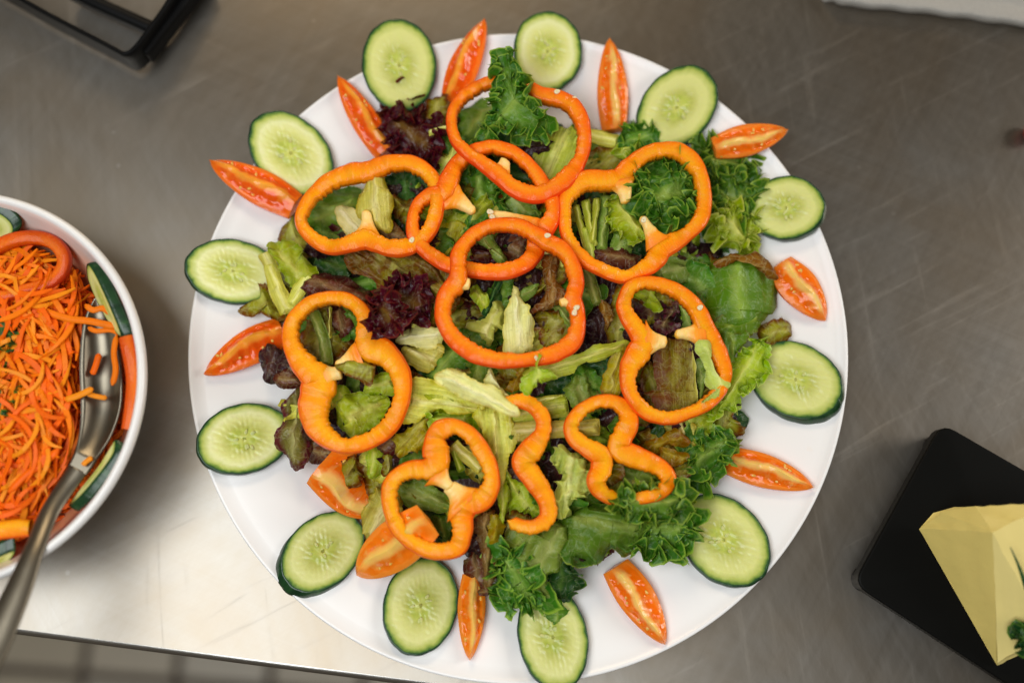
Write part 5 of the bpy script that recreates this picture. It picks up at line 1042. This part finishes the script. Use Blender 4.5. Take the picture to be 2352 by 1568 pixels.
for lab_,pts_ in (('thin carrot shred draped down the right side of the spoon hollow',[(268,770),(262,810),(266,850),(258,885)]),
  ('curved carrot shred hanging over the top end of the spoon',[(196,700),(214,712),(236,708),(256,722)]),):
    longshred(lab_,pts_,12,.0600,.0605,1)
# cucumber pieces and peppers in the bowl
def cukepiece(label,pts_face,z,tilt_dir,thick,seed,mat):
    """half-standing slice: face polygon in pixels with heights, skin side away from the face"""
    F_=np.array([list(at(a,b,zz)) for a,b,zz in pts_face]); n=60
    C=crom(F_,n); d=np.array(tilt_dir,float)
    def inside(Q):
        rr=np.linalg.norm(Q[:,:2]-BC,axis=1); lim=np.interp(Q[:,2],[.024,.045,BZ-.008,BZ],[.077,.091,BR-.0072,BR-.0060]); f=np.minimum(1,lim/rr)
        Q=Q.copy(); Q[:,:2]=BC+(Q[:,:2]-BC)*f[:,None]; return Q
    push=(inside(C+d)-(C+d)).mean(0); C=C+np.r_[push[:2],0]*1.0; cen=C.mean(0); root=thing('cucumber_piece',label,'cucumber piece',cen,'cucumber pieces in the carrot bowl')
    M=10; t=np.linspace(.03,.95,M); G=cen+(C-cen)[:,None,:]*t[None,:,None]; V=np.vstack([G.reshape(-1,3),cen])-cen; i=np.arange(n)
    uv=np.vstack([np.stack([np.broadcast_to(np.linspace(0,1,n)[:,None],(n,M)),np.broadcast_to(t[None,:],(n,M))],-1).reshape(-1,2),[0,0]])
    tri=np.stack([i*M,((i+1)%n)*M,np.full(n,n*M)],1)
    obj('flesh',mesh('flesh',np.vstack([V,V+d]),[gridq(n,M,True),tri,gridq(n,M,True)[:,::-1]+len(V),tri[:,::-1]+len(V)],np.vstack([uv,uv]),mats=[mat]),root)
    rows=[cen+(C-cen)*.95,C,C+(C-cen)*.02+d*.3,C+(C-cen)*.02+d*.7,C+d,cen+(C-cen)*.95+d]
    S=np.stack(rows,1).reshape(-1,3)-cen; uvk=np.stack([np.broadcast_to(np.linspace(0,1,n)[:,None],(n,6)),np.broadcast_to(np.linspace(0,1,6)[None,:],(n,6))],-1).reshape(-1,2)
    obj('skin',mesh('skin',S,[gridq(n,6,True)],uvk,mats=[CSKIN]),root)
cukepiece('narrow cucumber piece standing against the right wall of the bowl, by the spoon tip',[(213,598,.064),(232,625,.066),(262,690,.0665),(285,745,.066),(290,768,.063),(262,735,.058),(232,680,.056),(213,630,.058)],0,(.0062,.0012,-.0010),.005,1,CF[1])
cukepiece('cucumber piece at the upper left edge of the bowl',[(-60,500,.064),(-20,480,.066),(20,500,.064),(32,530,.060),(0,560,.055),(-60,570,.054)],0,(.0045,.0035,.0005),.005,2,CF[2])
cukepiece('cucumber piece leaning on the lower right wall of the bowl, mostly dark skin',[(286,1020,.064),(276,1040,.063),(240,1090,.060),(200,1140,.058),(178,1172,.057),(205,1150,.062),(250,1096,.065),(282,1050,.066)],0,(.0052,-.0028,.0),.005,3,CF[2])
cukepiece('cucumber piece at the lower left of the bowl behind the spoon handle',[(-50,1290,.058),(-10,1285,.060),(38,1266,.060),(30,1285,.057),(0,1310,.054),(-50,1330,.053)],0,(.0010,-.0080,-.0005),.005,4,CF[2])
def bowlring(label,pts,z,tint,closed,seed,hgt=.006):
    raw=crom(np.array(pts,float),len(pts)*14,closed); W3=[(*at(a,b,z+hgt)[:2],z,wd) for a,b,wd in raw]; W3=np.array(W3); Rz,s,per=resample(W3,150,closed); C=Rz[:,:2]; n=len(C)
    T=(np.roll(C,-1,0)-np.roll(C,1,0)) if closed else np.gradient(C,axis=0); T/=np.linalg.norm(T,axis=1)[:,None]; O=np.stack([T[:,1],-T[:,0]],1)
    if closed and ((C[:,0]*np.roll(C[:,1],-1)-np.roll(C[:,0],-1)*C[:,1]).sum()<0): O=-O
    k=len(SEC); XY=C[:,None,:]+O[:,None,:]*(Rz[:,3]*.00024)[:,None,None]*SEC[None,:,0,None]; Z=z+.001*nz(C,25,seed)[:,None]+hgt*SEC[None,:,1]
    V=np.concatenate([XY,Z[...,None]],-1); loc=V.reshape(-1,3).mean(0); loc[2]=V[...,2].min(); V=V-loc
    root=thing('pepper_piece',label,'pepper piece',loc,'pepper pieces in the carrot bowl'); i=np.arange(n if closed else n-1)
    def strip(cols): return np.concatenate([np.stack([i*k+a,((i+1)%n)*k+a,((i+1)%n)*k+b,i*k+b],1) for a,b in zip(cols[:-1],cols[1:])])
    uv=np.stack([np.broadcast_to(s[:,None]*100,(n,k)),np.broadcast_to(np.array(SV)[None,:],(n,k))],-1).reshape(-1,2)
    obj('flesh',mesh('flesh',V.reshape(-1,3),[strip(list(range(4,k))+[0])],uv,mats=[PM[tint][0]]),root); obj('skin',mesh('skin',V.reshape(-1,3),[strip([0,1,2,3,4])],uv,mats=[PM[tint][1]]),root)
bowlring('large orange pepper ring lying on the carrots at the top left of the bowl',[(-60,600,34),(-10,560,34),(60,542,34),(110,550,34),(140,580,34),(138,615,32),(105,645,30),(50,665,28),(0,678,28),(-60,680,28)],.0550,'dark',True,1)
bowlring('smooth orange pepper strip curving along the right wall of the bowl, beside the spoon',[(288,772,36),(298,820,38),(303,880,38),(300,930,36),(290,985,32)],.0560,'dark',False,2,.008)
bowlring('orange pepper strip at the lower left of the bowl, ending at the spoon handle',[(-50,1222,44),(0,1216,42),(40,1212,42),(68,1212,36)],.0570,'amber',False,3)
for poly,lab in (([(-30,715),(0,712),(15,722),(34,728),(22,748),(25,770),(10,790),(-30,785)],'dark green curly leaf piece at the left edge of the carrot bowl, the upper one'),([(-30,800),(0,803),(22,815),(15,832),(-30,840)],'small dark green leaf piece at the left edge of the carrot bowl, the middle one'),([(-30,890),(5,893),(35,897),(38,912),(15,930),(8,952),(-30,955)],'dark green leaf piece at the left edge of the carrot bowl, the lowest one')):
    W=[tuple(at(a,b,.062)[:2]) for a,b in poly]; P=np.array(W); c=P.mean(0)
    V,Q,uv,st,cc=leafmesh(W,[tuple(c-[.004,0]),tuple(c+[.004,0])],'G',lift=.0465,amp=.002,ruf=.003,lam=.008,teeth=.0012,seed=int(poly[0][1]),px=False,frill=(.004,.008,1))
    tag(obj('leaf_piece',mesh('leaf_piece',V,Q,uv,st,mats=[LM['GD']]),None,cc),lab,'lettuce leaf','leaf pieces in the carrot bowl')
# ------------------------------------------------------------------ black board with butter
def roundpoly(P,r,n=6):
    out=[]
    k=len(P)
    for i in range(k):
        a,b,c=P[i-1],P[i],P[(i+1)%k]; u=(a-b)/np.linalg.norm(a-b); v=(c-b)/np.linalg.norm(c-b)
        for t in np.linspace(0,1,n): 
            p=b+u*r*(1-t)**2+v*r*t**2; out.append(p)
    return np.array(out)
BT=.024
P=np.array([at(a,b,BT)[:2] for a,b in ((2163,970),(1960,1340),(2420,1640),(2640,1245))])
V,F=slab(roundpoly(P,.009),BT-.009,BT,.0012); bd=thing('serving_board','black rounded serving board carrying a wedge of butter','board',(float(P[:,0].mean()),float(P[:,1].mean()),0))
bl=np.array(bd.location); obj('board_top',mesh('board_top',V-bl,F,mats=[BOARDM]),bd)
cP=P.mean(0)
for q in P:
    f=q+(cP-q)*.16; a=np.linspace(0,6.283,16,endpoint=False); V,F=slab(np.stack([f[0]+.007*np.cos(a),f[1]+.007*np.sin(a)],1),.0004,BT-.009,.0005,3); obj('foot',mesh('foot',V-bl,F,mats=[BLACK]),bd)
# butter: high at the back, running down to a point at the front
bh=.052
b0_=at(2112,1214,BT+.001); b1_=at(2290,1526,BT+.001); q0=at(2280,1222,BT+bh*.72); 
bk0=at(2162,1176,BT+.012); bk1=at(2240,1160,BT+.028); q1=at(2410,1158,BT+bh*.72); r0=at(2470,1290,BT+.001); r1=at(2440,1440,BT+.012); f1=at(2400,1478,BT+.001)
top_tip=at(2291,1520,BT+.004); q2=at(2405,1458,BT+.020)
VB=np.array([b0_,b1_,q0,bk0,bk1,q1,r0,f1,top_tip,q2])
def subd(tris,mat,name,parent,loc,n=10,amp=.0006):
    V=[];F=[];o_=0
    for A,B,C in tris:
        idx={}
        for i in range(n+1):
            for j in range(n+1-i):
                idx[i,j]=len(V); V.append(A+(B-A)*i/n+(C-A)*j/n)
        for i in range(n):
            for j in range(n-i):
                F.append((idx[i,j],idx[i+1,j],idx[i,j+1]))
                if i+j<n-1: F.append((idx[i+1,j],idx[i+1,j+1],idx[i,j+1]))
    V=np.array(V); V=V+amp*np.stack([nz(V,70,1),nz(V,70,2),nz(V,70,3)],1)*.6+amp*.3*np.stack([nz(V,260,1),nz(V,260,2),nz(V,260,3)],1)
    V[:,2]=np.maximum(V[:,2],BT+.0003)
    return obj(name,mesh(name,V-loc,[np.array(F)],mats=[mat]),parent)
bt=thing('butter_wedge','tall wedge of yellow butter standing on the black board','butter',b0_)
bo=np.array(bt.location)
v=VB
subd([(v[0],v[1],v[2]),(v[1],v[8],v[2])],BUTTER,'left_face',bt,bo)
subd([(v[2],v[8],v[9]),(v[2],v[9],v[5]),(v[8],v[1],v[7]),(v[8],v[7],v[9])],BUTTERF,'top_face',bt,bo)
subd([(v[0],v[2],v[3]),(v[3],v[2],v[4]),(v[4],v[2],v[5])],BUTTER,'back_face',bt,bo)
subd([(v[5],v[9],v[6]),(v[9],v[7],v[6])],BUTTER,'right_face',bt,bo)
pl=[np.array([p[0],p[1],BT+.0006]) for p in (v[0],v[1],v[7],v[6],v[5],v[4],v[3])]
subd([(pl[0],pl[i],pl[i+1]) for i in range(1,6)],BUTTER,'underside',bt,bo,n=3,amp=0)
def blade(name,label,cat,a,b,za,zb,w0,w1,mat,grp=None):
    A=np.array(at(*a,za));B=np.array(at(*b,zb)); n=20; t=np.linspace(0,1,n); d=(B-A)[:2]; d/=np.linalg.norm(d); nn=np.array([-d[1],d[0]]); V=[]
    for x in t:
        c=A+(B-A)*x+np.array([0,0,.0012*math.sin(x*3.1)]); w_=(w0*(1-x)+w1*x)*.00012
        for k in range(6): an=k*1.047; V.append((c[0]+nn[0]*w_*math.cos(an),c[1]+nn[1]*w_*math.cos(an),c[2]+w_*.6*math.sin(an)))
    V=np.array(V); i=np.arange(n-1)[:,None]; j=np.arange(6)[None,:]; Q=np.stack([i*6+j,i*6+(j+1)%6,(i+1)*6+(j+1)%6,(i+1)*6+j],-1).reshape(-1,4)
    o=obj(name,mesh(name,V-A,[Q],mats=[mat]),None,A); tag(o,label,cat,grp); return o
blade('chive','thin dark green chive blade lying on the butter at the right edge','herb',(2321,1256),(2358,1352),BT+bh*.72+.003,BT+bh*.62,2,12,CHIVE)
W=[tuple(at(a,b,BT+.030)[:2]) for a,b in ((2346,1452),(2356,1443),(2372,1440),(2410,1450),(2410,1490),(2368,1500),(2352,1480))]
V,Q,uv,st,cc=leafmesh(W,[W[1],W[3]],'GD',lift=0,amp=.001,ruf=.002,lam=.006,teeth=.0015,tl_=.003,seed=77,px=False,frill=(.004,.007,2))
tag(obj('parsley_sprig',mesh('parsley_sprig',V,Q,uv,st,mats=[LM['GD']]),None,(cc[0],cc[1],BT+.022)),'small dark green parsley sprig at the foot of the butter','herb')
# ------------------------------------------------------------------ black stand, cloth, red vegetable at the frame's edge
def bar(pts,zs,wpx,h,parent,loc,name,mat=BLACK):
    P=np.array([list(at(a,b,z)) for (a,b),z in zip(pts,zs)]); C=crom(P,60,False); T=np.gradient(C[:,:2],axis=0); T/=np.linalg.norm(T,axis=1)[:,None]; nn=np.stack([-T[:,1],T[:,0]],1); w_=wpx*.000125
    sec=[(-1,-1),(-1,.7),(-.8,1),(.8,1),(1,.7),(1,-1)]; V=np.array([[(C[i,0]+nn[i,0]*p*w_,C[i,1]+nn[i,1]*p*w_,C[i,2]+q*h/2) for p,q in sec] for i in range(60)]).reshape(-1,3)
    i=np.arange(59)[:,None]; j=np.arange(6)[None,:]; Q=np.stack([i*6+j,i*6+(j+1)%6,(i+1)*6+(j+1)%6,(i+1)*6+j],-1).reshape(-1,4)
    caps=np.array([(5,4,3,2),(5,2,1,0),(354,355,356,357),(354,357,358,359)])
    return obj(name,mesh(name,V-loc,[Q,caps],mats=[mat]),parent)
rl=np.array(at(300,140,0)); rk=thing('black_stand','black metal stand frame with a rounded corner at the top left of the table','stand',rl)
bar([(445,-60),(400,20),(355,85),(322,128),(300,140),(275,128),(230,104),(130,52),(20,-10),(-80,-66)],[.016]*10,9,.022,rk,rl,'frame')
bar([(470,-60),(425,12),(378,72),(335,128)],[.012]*4,26,.012,rk,rl,'side_rail')
bar([(160,-20),(240,18),(300,45),(360,72)],[.012]*4,30,.010,rk,rl,'cross_bar')
# cloth
tl0=np.array(at(2100,10,0)); n,m=70,26; V=[]
lowx=np.array([1903,1930,1990,2100,2200,2300,2400,2520]); lowy=np.array([-4,14,20,30,42,56,68,84])
for i in range(n):
    x=1903+(2620-1903)*i/(n-1); ey=np.interp(x,lowx,lowy)+1.5*math.sin(x*.07)
    for j in range(m):
        t=j/(m-1); zz=.010*min(1,(t/.05)**.5 if t>0 else 0)+.0006; y=ey-220*t; p=at(x+ (6*math.sin(y*.05) if i==0 else 0),y,zz)
        zz+=.0012*float(nz(np.array([[p[0],p[1]]]),16,2)[0])*min(1,t*4)+(.002 if t>.18+.0002*(x-1903) else 0)
        if i in (0,n-1): zz=.0006
        V.append((p[0],p[1],max(.0006,zz)))
tag(obj('folded_cloth',mesh('folded_cloth',np.array(V)-tl0,[gridq(n,m)[:,::-1]],mats=[CLOTH]),None,tl0),'folded grey white cloth at the top right edge of the table','cloth')
bp=np.array(at(2366,305,.005)); V,F=ellipsoid(.0046,.0065,.005,28,18); V[:,2]+=.005; V[:,:2]*=1+.03*np.sin(np.arctan2(V[:,1],V[:,0])*5)[:,None]
tag(obj('red_vegetable',mesh('red_vegetable',V,[F],mats=[simple('dark_red_skin',(.35,.012,.008),.3)]),None,(bp[0],bp[1],.0006)),'small dark red piece of vegetable just cut by the right edge of the picture','vegetable')
